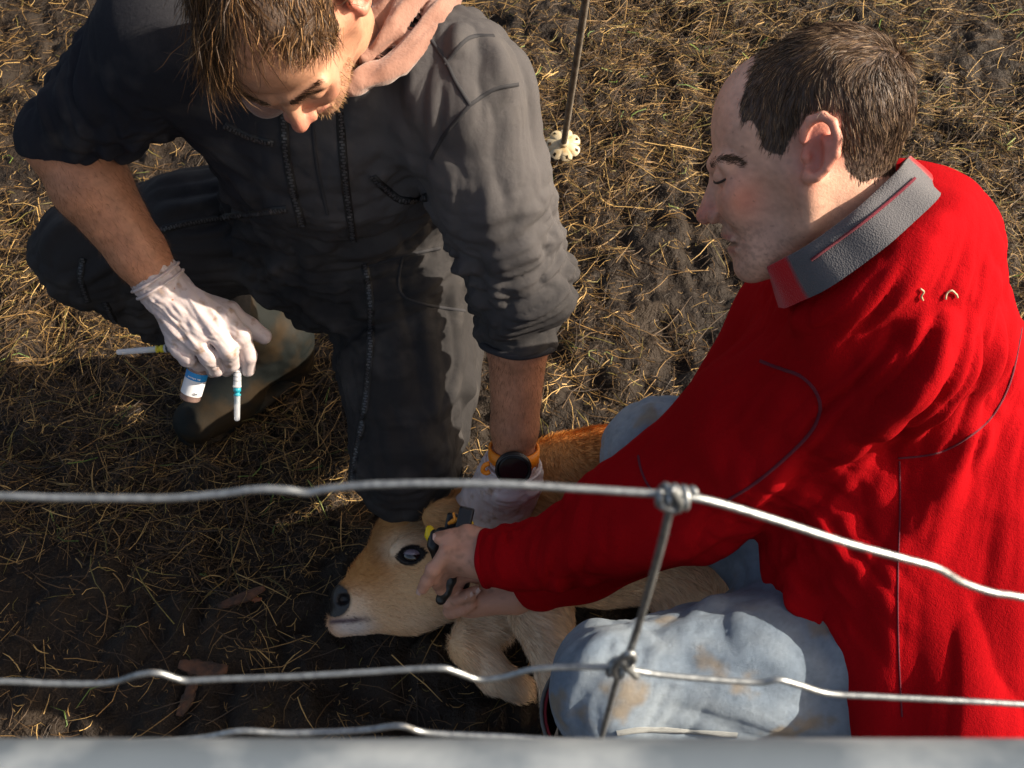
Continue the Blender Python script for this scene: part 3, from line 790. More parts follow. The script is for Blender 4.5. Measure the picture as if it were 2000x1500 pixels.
def brow_strands(T, y0, y1, n, pal, Nrm, ln=.008):
    out = []
    for q in (-1, 1):
        t = rng.random(n); x = 1386+t**1.4*44+rng.normal(0, 1.5, n); y = 321-9*np.sin(t*2.2)+rng.normal(0, 2.6, n); s = (.010+t*.030)*q
        base = np.stack([-(x-1590)*KH, s, -(y-290)*KH], 1)
        out.append(base)
    B = np.concatenate(out); return T(B)
def nearest_push(P, Vb, Nb, bv):
    R, NN = [], []
    for p in P:
        h, n__, i, d = bv.find_nearest(Vector(p)); R.append(h); NN.append(n__)
    return np.array(R), np.array(NN)
bvA = bvh(pA)
P = brow_strands(TA, 0, 0, 260, None, None); P, n_ = nearest_push(P, VA, NA, bvA); hh = TAi(P)
D = aS*np.sign(hh[:, 1:2])*.9+n_*.45+aZ*.15; D /= np.linalg.norm(D, axis=1, keepdims=True)
V, Fs, per = strands(P, D, rng.uniform(.006, .011, len(P)), .0006, bend=-n_*.2)
mk('eyebrows', V, Fs, m_hair, pA, col=np.tile([.06, .033, .018], (len(V), 1)), kind='stuff')
# moustache and short beard
def beard_w(P):
    h = TAi(P); px = 1590-h[:, 0]/KH; py = 290-h[:, 2]/KH
    ok = (np.abs(h) < .13).all(1)
    return (((py > 446) & (px > 1405) & (px < 1540) & ~((py > 466) & (py < 494) & (px < 1444))) & ok & (py < 560)).astype(float)
P, fi = sample_faces(VA, FA, 1000, beard_w); n_ = NA[FA[fi]].mean(1); n_ /= np.linalg.norm(n_, axis=1, keepdims=True)
D = n_*.8-aZ*.6+aX*.1; D /= np.linalg.norm(D, axis=1, keepdims=True)
V, Fs, per = strands(P, D, rng.uniform(.003, .007, len(P)), .0005)
mk('beard', V, Fs, m_hair, pA, col=np.repeat(np.array([(.32, .19, .085), (.16, .085, .04)])[rng.choice(2, len(P))], per, 0), kind='stuff')
# fine hair on both forearms
def arm_w(P):
    a_ = ((P-elR)@(wrR-elR))/np.dot(wrR-elR, wrR-elR); b_ = ((P-elL)@(wrL-elL))/np.dot(wrL-elL, wrL-elL)
    da = np.linalg.norm(P-(elR+a_[:, None]*(wrR-elR)), axis=1); db = np.linalg.norm(P-(elL+b_[:, None]*(wrL-elL)), axis=1)
    return (((a_ > .05) & (a_ < .9) & (da < .07)) | ((b_ > .33) & (b_ < .9) & (db < .07))).astype(float)
P, fi = sample_faces(VA, FA, 5200, arm_w); n_ = NA[FA[fi]].mean(1); n_ /= np.linalg.norm(n_, axis=1, keepdims=True)
isR = np.linalg.norm(P-elR, axis=1) < .3
D = np.where(isR[:, None], nrm(wrR-elR), nrm(wrL-elL))*.9+n_*.28+rng.normal(0, .22, P.shape); D /= np.linalg.norm(D, axis=1, keepdims=True)
V, Fs, per = strands(P, D, rng.uniform(.006, .014, len(P)), .00026, bend=-n_*.12)
mk('arm_hair', V, Fs, m_hair, pA, col=np.tile([.13, .06, .028], (len(V), 1)), kind='stuff')
print('A done', time.time()-T0)

# ------------------------------------------------------------------ the man in the red fleece
m_fleece = mat('red_fleece', (.52, .006, .010), .95, attr=True, bump=[('noise', 700, .6, .0016), ('noise', 240, .35, .002)], spec=.04)
m_thread = mat('seam_thread', (.15, .006, .022), .8, bump=[('wave', 700, .6, .001)])
m_collar = mat('grey_fleece', (.10, .10, .11), .95, attr=True, bump=[('vor', 620, .5, .0014)], sheen=.25, spec=.15)
m_jean = mat('washed_denim', (.2, .28, .38), .85, attr=True, bump=[('wave', 1100, .35, .0006), ('noise', 200, .4, .0014)], sheen=.08, spec=.2)
def frame_at(px, py, d):
    r = CF+(px-1000)/FPX*CR+(750-py)/FPX*CU; o = CL+r*d; r = nrm(r)
    ex = -nrm(CR-np.dot(CR, r)*r); ey = -r; ez = np.cross(ex, ey)
    return o, ex, ey, ez
bO, bX, bY, bZ = frame_at(1590, 290, 1.24)
TB = lambda p: bO+p[..., 0:1]*bX+p[..., 1:2]*bY+p[..., 2:3]*bZ
TBi = lambda V: np.stack([(V-bO)@bX, (V-bO)@bY, (V-bO)@bZ], 1)
bsL, beL, bwL = Cp(1735, 650, 1.32), Cp(1345, 955, 1.56), Cp(945, 1087, 1.70)
bsR, beR, bwR = Cp(1570, 640, 1.52), Cp(1330, 985, 1.70), Cp(1010, 1158, 1.795)
bneck, bpel = Cp(1740, 520, 1.31), Cp(1815, 1170, 1.52)
bkL, bkR = Cp(1200, 1345, 1.47), Cp(1295, 897, 1.66)
bhL, bhR = Cp(1690, 1300, 1.54), Cp(1570, 1010, 1.62)
baL = bkL+A(.0, .03, -.36); baR = bkR+A(.07, .24, -.34)
S = Sdf(); head(S, TB, mouth=.0042)
S.rc(TB(hl(1625, 350)), Cp(1705, 480, 1.27), .051, .054, .03)
S.tube([Cp(1705, 480, 1.27), fa(bneck, bpel, .45)+CF*.145+A(.02, 0, 0), bpel+CF*.07], [.05, .09, .09], .04); S.rc(bneck, bsL, .05, .045, .04); S.rc(bneck, bsR, .05, .045, .04)
S.tube([bsL, beL, Cp(1200, 1020, 1.62), Cp(1085, 1078, 1.66), bwL], [.045, .04, .036, .030, .028], .01); S.tube([bsR, beR, fa(beR, bwR, .35), bwR], [.05, .043, .040, .029], .01)
S.tube([bpel+CF*.07, bhL, bkL], [.08, .06, .042], .03); S.tube([bpel+CF*.07, bhR, bkR], [.08, .06, .042], .03)
bHL = dict(wrist=bwL, mcps=[Cp(872, 1080, 1.685), Cp(868, 1094, 1.70), Cp(876, 1104, 1.718), Cp(888, 1110, 1.735)],
  fingers=[[Cp(846, 1112, 1.690), Cp(834, 1135, 1.70), Cp(825, 1150, 1.707)], [Cp(846, 1128, 1.72), Cp(862, 1150, 1.745), Cp(880, 1150, 1.757)],
           [Cp(858, 1132, 1.74), Cp(874, 1150, 1.757), Cp(890, 1146, 1.765)], [Cp(872, 1134, 1.75), Cp(886, 1148, 1.765), Cp(898, 1142, 1.77)]],
  thumb=[Cp(935, 1052, 1.70), Cp(912, 1042, 1.695), Cp(882, 1050, 1.692), Cp(858, 1050, 1.692)])
bHR = dict(wrist=bwR, mcps=[Cp(915, 1190, 1.80), Cp(925, 1184, 1.795), Cp(934, 1176, 1.79), Cp(942, 1166, 1.785)],
  fingers=[[Cp(880, 1194, 1.79), Cp(877, 1178, 1.775), Cp(893, 1170, 1.765)], [Cp(889, 1192, 1.783), Cp(890, 1172, 1.768), Cp(905, 1164, 1.76)],
           [Cp(903, 1188, 1.776), Cp(906, 1166, 1.765), Cp(918, 1158, 1.757)], [Cp(918, 1180, 1.772), Cp(920, 1160, 1.762), Cp(930, 1152, 1.757)]],
  thumb=[Cp(960, 1130, 1.785), Cp(925, 1118, 1.775), Cp(900, 1122, 1.765), Cp(884, 1132, 1.758)])
hand(S, r=.0092, wr=.027, **bHL); hand(S, r=.0092, wr=.027, **bHR)
V, F = sdf_mesh(S, .0018)
V = relax(V, F, 1, .3)
c = skin_cols(V, TBi, (.58, .335, .245), .40, 5.)
hd = ((np.linalg.norm(V-bwL, axis=1) < .2) | (np.linalg.norm(V-bwR, axis=1) < .2))
nz = fbm(V*70, 3)
c[hd] = (np.array([.52, .27, .19])*(1-.5*ss(.46, .70, nz)[:, None])+.5*ss(.46, .70, nz)[:, None]*np.array([.13, .075, .045]))[hd]
hs = scalp(TBi, HPB)(V) > .5; c[hs] = np.array([.07, .042, .03])
pB = mk('person', V, F, m_skinB, col=c, label='man in red fleece and pale jeans leaning over the calf, seen in profile', category='person')
VB, FB = V, F; print('B body', len(V), time.time()-T0)
# --- fleece
S = Sdf(); fn = nrm(A(-.9, -.1, -.3))
lat = nrm(A(.1, -1, .15))
bmid = fa(bneck, bpel, .45)+CF*.125+A(.02, 0, 0)
S.rc(bneck+A(.01, .0, -.02), bmid, .105, .185, .05)
S.rc(bmid, bpel+CF*.06, .180, .180, .05)
S.rc(bpel, Cp(1868, 1395, 1.43), .185, .120, .04); S.rc(fa(bneck, bpel, .6)+CF*.11, Cp(1690, 1200, 1.53), .16, .13, .05)
S.el(Cp(1712, 520, 1.275), [nrm(CR*275+CU*212), CB, nrm(CR*-212+CU*275)], A(.112, .108, .040), .03)
S.rc(bneck, bsL, .10, .098, .05); S.rc(bneck, bsR, .09, .085, .05)
S.rc(bsL, fa(bsL, beL, .3), .100, .100, .03)
S.tube([fa(bsL, beL, .3), fa(bsL, beL, .6), beL, Cp(1200, 1020, 1.62), Cp(1085, 1078, 1.66), Cp(1005, 1086, 1.685), Cp(952, 1090, 1.698)], [.100, .100, .094, .074, .054, .047, .040], .009)
S.tube([bsR, beR, fa(beR, bwR, .6), fa(beR, bwR, .85)], [.085, .075, .058, .045], .025)
cut(S, Cp(948, 1090, 1.70), bwL-Cp(1005, 1086, 1.685), .062, .05)
V, F = sdf_mesh(S, .0036); N = normals(V, F)
dU, dF_ = beL-bsL, bwL-beL
V = folds(V, N, [(Cp(1720, 760, 1.3), .17, Cp(1560, 930, 1.4)-Cp(1830, 640, 1.25), 17, .020), (Cp(1560, 640, 1.36), .10, dU, 26, .009),
  (beL, .11, dU+dF_, 16, .010), (fa(beL, bwL, .6), .10, np.cross(dF_, CF)+.5*dF_, 24, .010), (fa(beL, bwL, .82), .05, np.cross(dF_, CF), 34, .006),
  (Cp(1760, 1150, 1.35), .24, CU+.15*CR, 13, .012), (Cp(1560, 1130, 1.42), .10, CU-CR, 24, .012), (fa(bsL, beL, .8), .1, dU, 24, .008)])
c = np.tile([.32, .0035, .0070], (len(V), 1))*(.80+.40*fbm(V*8, 3))[:, None]
fl = mk('fleece_jacket', V, F, m_fleece, pB, col=c)
m_hem = mat('fleece_hem', (.30, .003, .008), .95, spec=.05, bump=[('noise', 700, .6, .0016)])
hem(Cp(952, 1090, 1.699), bwL-Cp(1005, 1086, 1.685), .0375, .0042, m_hem, fl)
bB = bvh(fl)
def seam(bv, poly, wd, m, par, lift=.0008, name='seam'):
    P, Nn = on_surface(bv, poly, 5.)
    if len(P) > 3:
        V, F = ribbon(P, Nn, wd, lift, .0007); return mk(name, V, F, m, par)
seam(bB, [(1485, 705), (1530, 722), (1565, 735), (1592, 762), (1602, 795), (1590, 835), (1550, 880), (1480, 940), (1412, 982)], .0038, m_thread, fl)
seam(bB, [(1247, 890), (1252, 915), (1262, 940), (1275, 960)], .003, m_thread, fl)
seam(bB, [(1996, 640), (1975, 740), (1940, 810), (1890, 855), (1830, 885), (1755, 895)], .0022, m_thread, fl, .0002)
seam(bB, [(1757, 900), (1758, 1000), (1754, 1120), (1755, 1260), (1762, 1400)], .0020, m_thread, fl, .0002)
for pts in ([(1795, 562), (1802, 568), (1797, 576), (1800, 584)], [(1845, 584), (1848, 572), (1858, 566), (1866, 574), (1868, 580)]):
    P, Nn = on_surface(bB, pts, 3.); Vr, Fr = sweep(P+Nn*.002, .0010, 6); mk('lint_fluff', Vr, Fr, m_cream, fl)
# --- collar (stand-up, grey lined)
def collar():
    n = 72; rows = 7; V = []; col = []
    c0, a0, b0 = Cp(1632, 422, 1.25), 168, .074
    c1, a1, b1 = Cp(1680, 492, 1.262), 188, .096
    dirp = nrm(CR*275+CU*212)
    for side in (0, 1):
        for i in range(rows):
            t = i/(rows-1); c_ = c0+(c1-c0)*t; aa = (a0+(a1-a0)*t)*.000532; bb = b0+(b1-b0)*t
            if side: aa -= .0045; bb -= .0045
            for k in range(n):
                an = 2*math.pi*k/n
                w_ = .0022*math.sin(an*5+t*3)*t+.002*math.sin(an*9)
                V.append(c_+dirp*math.cos(an)*(aa+w_)+CB*math.sin(an)*(bb+w_)+(CU*.004*math.sin(an*2+1)))
                red = (math.cos(an) < -.86) or (math.cos(an) > .93)
                stripe = abs(t-.17) < .03
                col.append((.42, .005, .01) if red else (.095, .095, .105))
    F = []; m = rows*n
    k = np.arange(n); k1 = (k+1) % n
    for i in range(rows-1):
        F.append(np.stack([i*n+k, (i+1)*n+k, (i+1)*n+k1, i*n+k1], 1)); F.append(np.stack([m+i*n+k, m+i*n+k1, m+(i+1)*n+k1, m+(i+1)*n+k], 1))
    F.append(np.stack([k, k1, m+k1, m+k], 1))
    return np.array(V), np.concatenate(F), np.array(col)
V, F, c = collar(); cl = mk('collar', V, F, m_collar, pB, col=c)
bC = bvh(cl)
seam(bC, [(1585, 508), (1640, 468), (1700, 424), (1755, 378), (1785, 350)], .0030, m_thread, cl, .0018)
# --- jeans
def denim_col(V):
    n = fbm(V*9, 4); f = fbm(V*np.array([330, 330, 120.])+4, 3)
    c = np.array([.135, .18, .235])*(1-ss(.36, .60, n)[:, None])+ss(.36, .60, n)[:, None]*np.array([.25, .295, .335])
    c *= (.78+.5*f)[:, None]
    dirt = ss(.56, .70, fbm(V*22+40, 4))[:, None]*.7
    return c*(1-dirt)+dirt*np.array([.22, .165, .10])
S = Sdf()
S.tube([bhL, fa(bhL, bkL, .5), bkL], [.118, .100, .078], .03); S.tube([bhR, fa(bhR, bkR, .5), bkR], [.105, .098, .086], .03)
S.rc(bhL, bhR, .12, .11, .05)
S.tube([bkL, fa(bkL, baL, .55)], [.076, .058], .02); S.tube([bkR, fa(bkR, baR, .6)], [.076, .060], .02)
V, F = sdf_mesh(S, .0038); N = normals(V, F)
V = folds(V, N, [(fa(bhL, bkL, .55), .17, bkL-bhL+CU*.12, 16, .010), (bkL, .13, CU+.4*CR, 20, .007), (fa(bhL, bkL, .1), .13, CU, 20, .013), (bkR, .12, CU-.4*CR, 22, .007)])
jn = mk('jeans', V, F, m_jean, pB, col=denim_col(V)); bJ = bvh(jn)
m_stitch = mat('denim_seam', (.36, .38, .38), .85, bump=[('wave', 800, .8, .001)])
seam(bJ, [(1205, 1432), (1260, 1425), (1340, 1428), (1440, 1436)], .007, m_stitch, jn, .001)
# --- wellington boots under the knees, rims showing
m_rim = mat('boot_lining', (.22, .008, .014), .7); m_edge = mat('boot_edge', (.10, .095, .09), .6)
for kn, an in ((bkL, baL), (bkR, baR)):
    tp = fa(kn, an, .22); fd = nrm(A(-1, .1, 0)); heel = A(an[0]+.05, an[1], .0); toe = heel+fd*.27
    bt = boot('boot', fa(kn, an, .5), an+A(0, 0, .03), heel, toe, pB)
    dz = nrm(an-kn); u = nrm(np.cross(dz, [0, 1, 0])); v = np.cross(dz, u); t = np.linspace(0, 2*np.pi, 41)
    o = np.cos(t)[:, None]*u+np.sin(t)[:, None]*v
    Vs, Fs_ = [], []
    for q, r in ((.60, .068), (.40, .078), (.22, .086), (.22, .083), (.42, .074)): Vs.append(fa(kn, an, q)+o*r)
    V = np.concatenate(Vs); k = np.arange(40); F = np.concatenate([np.stack([i*41+k, i*41+k+1, (i+1)*41+k+1, (i+1)*41+k], 1) for i in range(4)])
    sh = mk('boot_shaft', V, F, m_boot, bt)
    Vr, Fr = sweep(tp+o*.0855, .0024, 8, caps=False); mk('boot_rim', Vr, Fr, m_edge, bt)
    Vr, Fr = sweep(tp+dz*.002+o*.0808, .0022, 8, caps=False); mk('boot_lining', Vr, Fr, m_rim, bt)
# --- short receding hair
NB = normals(VB, FB)
P, fi = sample_faces(VB, FB, 26000, scalp(TBi, HPB, 2.5)); n_ = NB[FB[fi]].mean(1); n_ /= np.linalg.norm(n_, axis=1, keepdims=True)
hh = TBi(P); px = 1590-hh[:, 0]/KH; py = 290-hh[:, 2]/KH
w1 = ss(1650, 1500, px)[:, None]; back = ss(1640, 1740, px)[:, None]
topm = ss(190, 70, py)[:, None]
clump = np.stack([vnoise(P*60+i*9)-.5 for i in range(3)], 1)
D = -bZ*(1-topm*.75)+bX*(.25*w1+.75*topm-.30*(1-w1)*(1-topm))+clump*.9
D -= (np.sum(D*n_, 1, keepdims=True)-.15)*n_
D /= np.linalg.norm(D, axis=1, keepdims=True)
Ln = rng.uniform(.007, .016, len(P))*(.55+.45*ss(330, 240, py))*(.75+.25*ss(1465, 1520, px))
V, Fs, per = strands(P, D, Ln, rng.uniform(.0004, .0007, len(P)), bend=-n_*.10, seg=3, jitter=.07)
pal = np.array([(.036, .021, .013), (.072, .041, .024), (.12, .07, .04), (.24, .155, .09)])
c = np.repeat(pal[rng.choice(4, len(P), p=[.28, .34, .24, .14])]*rng.uniform(.7, 1.3, (len(P), 1)), per, 0)
mk('hair', V, Fs, m_hair, pB, col=c, kind='stuff')
bvB = bvh(pB)
P, n_ = on_surface(bvB, [(1388, 324), (1396, 315), (1412, 310), (1432, 311), (1452, 320)], .16)
P = P+bZ[None]*rng.normal(0, .0021, (len(P), 1)); P, n_ = nearest_push(P, VB, NB, bvB)
D = -bX*.8+n_*.30+bZ*.10+rng.normal(0, .15, P.shape); D /= np.linalg.norm(D, axis=1, keepdims=True)
V, Fs, per = strands(P+n_*.0004, D, rng.uniform(.004, .008, len(P)), .0006, bend=-n_*.1)
mk('eyebrows', V, Fs, m_hair, pB, col=np.tile([.11, .065, .04], (len(V), 1)), kind='stuff')
m_lash = mat('eyelashes', (.02, .012, .009), .6)
for s_ in (-1, 1):
    P = TB(np.array([hl(x, y, z*s_) for x, y, z in ((1403, 348, .020), (1405, 352, .028), (1411, 353, .036), (1424, 350, .043), (1440, 343, .047))]))
    P, n_ = nearest_push(spline(P, 16), VB, NB, bvB); Vr, Fr = sweep(P+n_*.0004, .0013, 6); mk('eyelid_line', Vr, Fr, m_lash, pB)
m_nail = mat('fingernail', (.55, .36, .30), .35, spec=.5)
def nail(a, b, up, r=.0055):
    d = nrm(b-a); n_ = nrm(up-np.dot(up, d)*d); s_ = np.cross(d, n_); Vn = []
    for i in range(7):
        for j in range(7):
            u = -1+i/3; v = -1+j/3; Vn.append(b+d*(.0025+u*.0062)+s_*v*r*(1-.12*u*u)+n_*(.0077-.0034*v*v-.0012*(u > .5)))
    Fn = np.array([[i*7+j, (i+1)*7+j, (i+1)*7+j+1, i*7+j+1] for i in range(6) for j in range(6)])
    mk('fingernail', np.array(Vn), Fn, m_nail, pB)
nail(bHL['fingers'][0][1], bHL['fingers'][0][2], CB+.4*CU-.6*CR); nail(bHL['thumb'][2], bHL['thumb'][3], CB+.6*CU)
for f_ in bHR['fingers']: nail(f_[1], f_[2], CB+.3*CR-.8*CU, .0042)
print('B done', time.time()-T0)

# ================================================================== the calf
m_calf = mat('calf_coat', (.4, .2, .1), .75, attr=True, bump=[('noise', 350, .5, .002)], spec=.25)
m_fur = mat('calf_hair', (.4, .2, .1), .55, attr=True, spec=.35)
m_nose = mat('wet_nose', (.012, .010, .011), .42, bump=[('vor', 420, .5, .001)], spec=.55)
m_eye = mat('eyeball', (.008, .008, .014), .06, spec=.7, coat=.6)
KC = .000785
cO, cXr, cY, cZ = frame_at(805, 1083, 1.885); cX = -cXr                    # cX image right, cY to camera, cZ image up
def cl_(px, py, s=0.): return cO+cX*((px-805)*KC)+cZ*(-(py-1083)*KC)+cY*(s-.048)
MC = np.array([cX, cY, cZ])
S = Sdf()
def rcc(x0, y0, s0, r0, x1, y1, s1, r1, k=.02, fl=.72, op='+'): S.rc(cl_(x0, y0, s0), cl_(x1, y1, s1), r0*KC, r1*KC, k, op, flat=(cY, fl) if fl else None)
rcc(694, 1182, 0, 41, 752, 1140, 0, 66, .02, .80)
rcc(752, 1140, 0, 66, 822, 1082, 0, 92, .03, .66)
rcc(705, 1205, 0, 34, 800, 1180, 0, 52, .02, .70)              # lower jaw
rcc(800, 1180, 0, 52, 905, 1130, 0, 78, .03, .62)              # cheek and throat
rcc(680, 1168, 0, 33, 690, 1178, 0, 38, .012, .95)             # muzzle end
S.sp(cl_(668, 1215, .0), .022, .012)                           # lower lip
rcc(775, 1045, .0, 48, 800, 1030, .0, 52, .02, .8)             # forehead
S.el(cl_(800, 1078, .052), MC, A(.030, .016, .022), .018)      # orbit
S.el(cl_(806, 1084, .068), MC, A(.0180, .014, .0128), .006, '-')
rcc(840, 1140, .030, 40, 880, 1120, .03, 44, .03, .6)          # jowl
S.el(cl_(671, 1170, .024), MC, A(.0105, .013, .0085), .006, '-')   # nostril
S.rc(cl_(655, 1210, .018), cl_(757, 1203, .050), .0025, .0018, .004, '-')   # mouth
# neck, trunk
nk0, nk1 = cl_(880, 1085, -.005), Zp(1060, 1015, .14)
S.rc(nk0, nk1, .062, .095, .05)
ch, rp = Zp(1160, 1010, .125), Zp(1560, 960, .13)
S.rc(nk1, ch, .105, .132, .05)
S.rc(ch, fa(ch, rp, .5), .134, .150, .04, flat=(A(0,0,1.), .90)); S.rc(fa(ch, rp, .5), rp, .150, .125, .04, flat=(A(0,0,1.), .92))
S.el(Zp(1100, 1000, .19), [CR, nrm(A(0,1,.0)), A(0,0,1.)], A(.075, .10, .06), .05)     # shoulder
# front legs folded towards the camera, hind legs
e1 = Zp(1058, 1195, .13); k1 = Zp(1092, 1312, .11); f1 = Zp(1100, 1420, .05)
S.tube([Zp(1050, 1110, .14), e1, k1, f1], [.060, .044, .031, .023], .012)
k2 = Zp(922, 1262, .075); f2 = Zp(1015, 1345, .03)
S.tube([Zp(1010, 1150, .09), Zp(960, 1205, .08), k2], [.052, .040, .034], .012); S.tube([k2, Zp(965, 1318, .06), f2], [.034, .027, .022], .004)
S.tube([rp+A(-.02, -.05, .03), Zp(1450, 1130, .14), Zp(1330, 1195, .09)], [.11, .07, .035], .05)
S.tube([Zp(1330, 1195, .09), Zp(1420, 1290, .05), Zp(1500, 1330, .04)], [.034, .024, .022], .02)
# ears: upper one folded forward over the brow
er0 = cl_(872, 1050, .045); 
S.rc(cl_(885, 1055, .05), cl_(872, 1020, .10), .016, .020, .012)
S.el(cl_(868, 1010, .118), [nrm(cX+.15*cZ), nrm(cY), nrm(cZ-.15*cX)], A(.036, .012, .024), .012)
S.rc(cl_(900, 1045, .04), cl_(912, 992, .09), .026, .032, .012)
V, F = sdf_mesh(S, .0028); V = relax(V, F, 1, .35)
def calf_px(V):
    r = V-CL; d = r@CF; return 1000+FPX*(r@CR)/d, 750-FPX*(r@CU)/d
def calf_cols(V):
    q = V-cO; x = 805+(q@cX)/KC; y = 1083-(q@cZ)/KC; s = q@cY+.048
    hm = ss(960, 880, x)
    tan = np.array([.53, .245, .078]); pale = np.array([.70, .44, .235]); cream = np.array([.80, .61, .43]); rust = np.array([.46, .17, .035]); brown = np.array([.26, .13, .055])
    X, Y = V[:, 0], V[:, 1]
    n = fbm(V*14, 3)
    # body: rust along the spine, brown flank, cream belly
    yb = 1.06+.0*X; t = (Y-yb)
    b = np.tile(tan*.9, (len(V), 1))
    wr_ = ss(.02, .12, t+.06*(n-.5))[:, None]; b = b*(1-wr_)+wr_*rust
    wb = (np.exp(-((X-.08)/.09)**2-((Y-1.05)/.08)**2)*.6)[:, None]; b = b*(1-wb)+wb*brown
    wc_ = ss(-.03, -.11, t+.05*(n-.5))[:, None]; b = b*(1-wc_)+wc_*cream*.92
    # head: tawny bridge and brow, pale cheek, dark patch between the eyes
    h = np.tile(tan, (len(V), 1))
    up = (1083-y)+.62*(x-805)                                   # across the face: + towards the bridge
    br = -( (y-1083)*.75+(x-805)*.70 )                          # distance towards the nose bridge side
    wpal = ss(28, -40, br+14*(n-.5))[:, None]; h = h*(1-wpal)+wpal*pale
    g = lambda X0, Y0, rx, ry: np.exp(-((x-X0)/rx)**2-((y-Y0)/ry)**2)[:, None]
    dk = .55*g(735, 1045, 16, 42)+.35*g(760, 1080, 28, 16); h = h*(1-np.clip(dk, 0, 1))+np.clip(dk, 0, 1)*np.array([.19, .085, .03])
    cr = np.clip(1.0*g(775, 1075, 26, 26)+.95*g(698, 1188, 32, 34)+.75*g(850, 1215, 80, 34)+.6*g(815, 1050, 35, 18), 0, .9); h = h*(1-cr)+cr*cream
    wh = np.clip(1.2*g(690, 1222, 40, 22), 0, 1); h = h*(1-wh)+wh*np.array([.62, .56, .52])
    c = h*hm[:, None]+b*(1-hm)[:, None]
    er = np.clip(1.2*np.exp(-((x-865)/45)**2-((y-1008)/30)**2)*(s > .08), 0, 1)[:, None]; c = c*(1-er)+er*np.array([.58, .34, .155])
    er2 = np.clip(1.2*np.exp(-((x-912)/24)**2-((y-990)/34)**2), 0, 1)[:, None]; c = c*(1-er2)+er2*np.array([.34, .12, .03])
    nose = ss(1.0, .72, np.sqrt(((x-656)/36)**2+((y-1172)/38)**2))[:, None]*(ss(1216, 1206, y))[:, None]; c = c*(1-nose)+nose*np.array([.016, .013, .015])
    lip = np.exp(-((y-(1212-.08*(x-660)))/5.5)**2)*ss(740, 690, x)*ss(640, 650, x); c = c*(1-lip[:, None])+lip[:, None]*np.array([.11, .075, .085])
    dx_ = (x-803)/31; rim = np.maximum(np.abs(y-1084+.12*(x-803))/(19.5*np.clip(1-dx_*dx_, .02, 1)**.8+.4), np.abs(dx_)); rm = (ss(1.12, .95, rim)*(s > .02))[:, None]; c = c*(1-rm)+rm*np.array([.012, .010, .010])
    dots = (vnoise(V*330) > .80)*np.exp(-((x-690)/22)**2-((y-1205)/18)**2)*.8; c *= (1-dots)[:, None]
    return c*(.88+.26*n)[:, None], nose[:, 0], rm[:, 0]
cc_, nosem, rimm = calf_cols(V)
calf = mk('calf', V, F, m_calf, col=cc_, label='fawn calf with dark muzzle lying on its side between the two men', category='calf')
VC, FC = V, F; NC = normals(V, F); print('calf', len(V), time.time()-T0)
# nose pad with its own wet skin
sel = nosem[FC].min(1) > .55; ids = np.unique(FC[sel]); mp = -np.ones(len(VC), int); mp[ids] = np.arange(len(ids))
mk('nose', VC[ids]+NC[ids]*.0004, mp[FC[sel]], m_nose, calf)
# eye with lid rims
th = np.linspace(0, np.pi, 18); ph = np.linspace(0, 2*np.pi, 36, endpoint=False)
ec = cl_(806, 1085, .0545); Ve = []
for t in th:
    for p_ in ph: Ve.append(ec+cX*math.sin(t)*math.cos(p_)*.0172+cZ*math.sin(t)*math.sin(p_)*.0128+cY*math.cos(t)*.0140)
k = np.arange(36); Fe = np.concatenate([np.stack([i*36+k, (i+1)*36+k, (i+1)*36+(k+1) % 36, i*36+(k+1) % 36], 1) for i in range(17)])
tt, pp = np.meshgrid(th, ph, indexing='ij'); zz_ = (np.sin(tt)*np.sin(pp)).ravel(); xx_ = (np.sin(tt)*np.cos(pp)).ravel()
wv = (ss(.02, .16, zz_-.25*xx_*xx_)*ss(.98, .85, np.abs(xx_)))[:, None]; ce = np.array([.006, .006, .010])*(1-wv)+wv*(np.array([.30, .24, .29])*(.7+.5*fbm(np.array(Ve)*400, 3))[:, None])
m_eye = mat('eyeball', (.01, .01, .012), .07, attr=True, spec=.7, coat=.6)
eo = mk('eye', np.array(Ve), Fe, m_eye, calf, col=ce)
m_lid = mat('eyelid_skin', (.012, .010, .010), .45)
t = np.linspace(0, 2*np.pi, 41)
Pl = ec+cY*.0072+cX*((np.cos(t)*.0178-.008*np.maximum(0, -np.cos(t)-.6))[:, None])+cZ*((np.sin(t)*.0118-.0025*np.maximum(0, -np.cos(t)-.3))[:, None])
Vr, Fr = sweep(Pl, .0020, 8, caps=False); mk('eyelid', Vr, Fr, m_lid, eo)
P = ec+cY*.0085+cX*(rng.uniform(-1, 1, 160)[:, None]*.0165); P = P+cZ*(.0115*np.sqrt(np.maximum(0, 1-(((P-ec)@cX)/.0178)**2))[:, None])
D = cZ*.5+cY*.75+cX*(((P-ec)@cX)/.0178)[:, None]*.5+rng.normal(0, .12, P.shape); D /= np.linalg.norm(D, axis=1, keepdims=True)
V, Fs, per = strands(P, D, rng.uniform(.006, .012, 160), .00045, bend=-cZ*.15, seg=3)
mk('eyelashes', V, Fs, m_lid, eo)
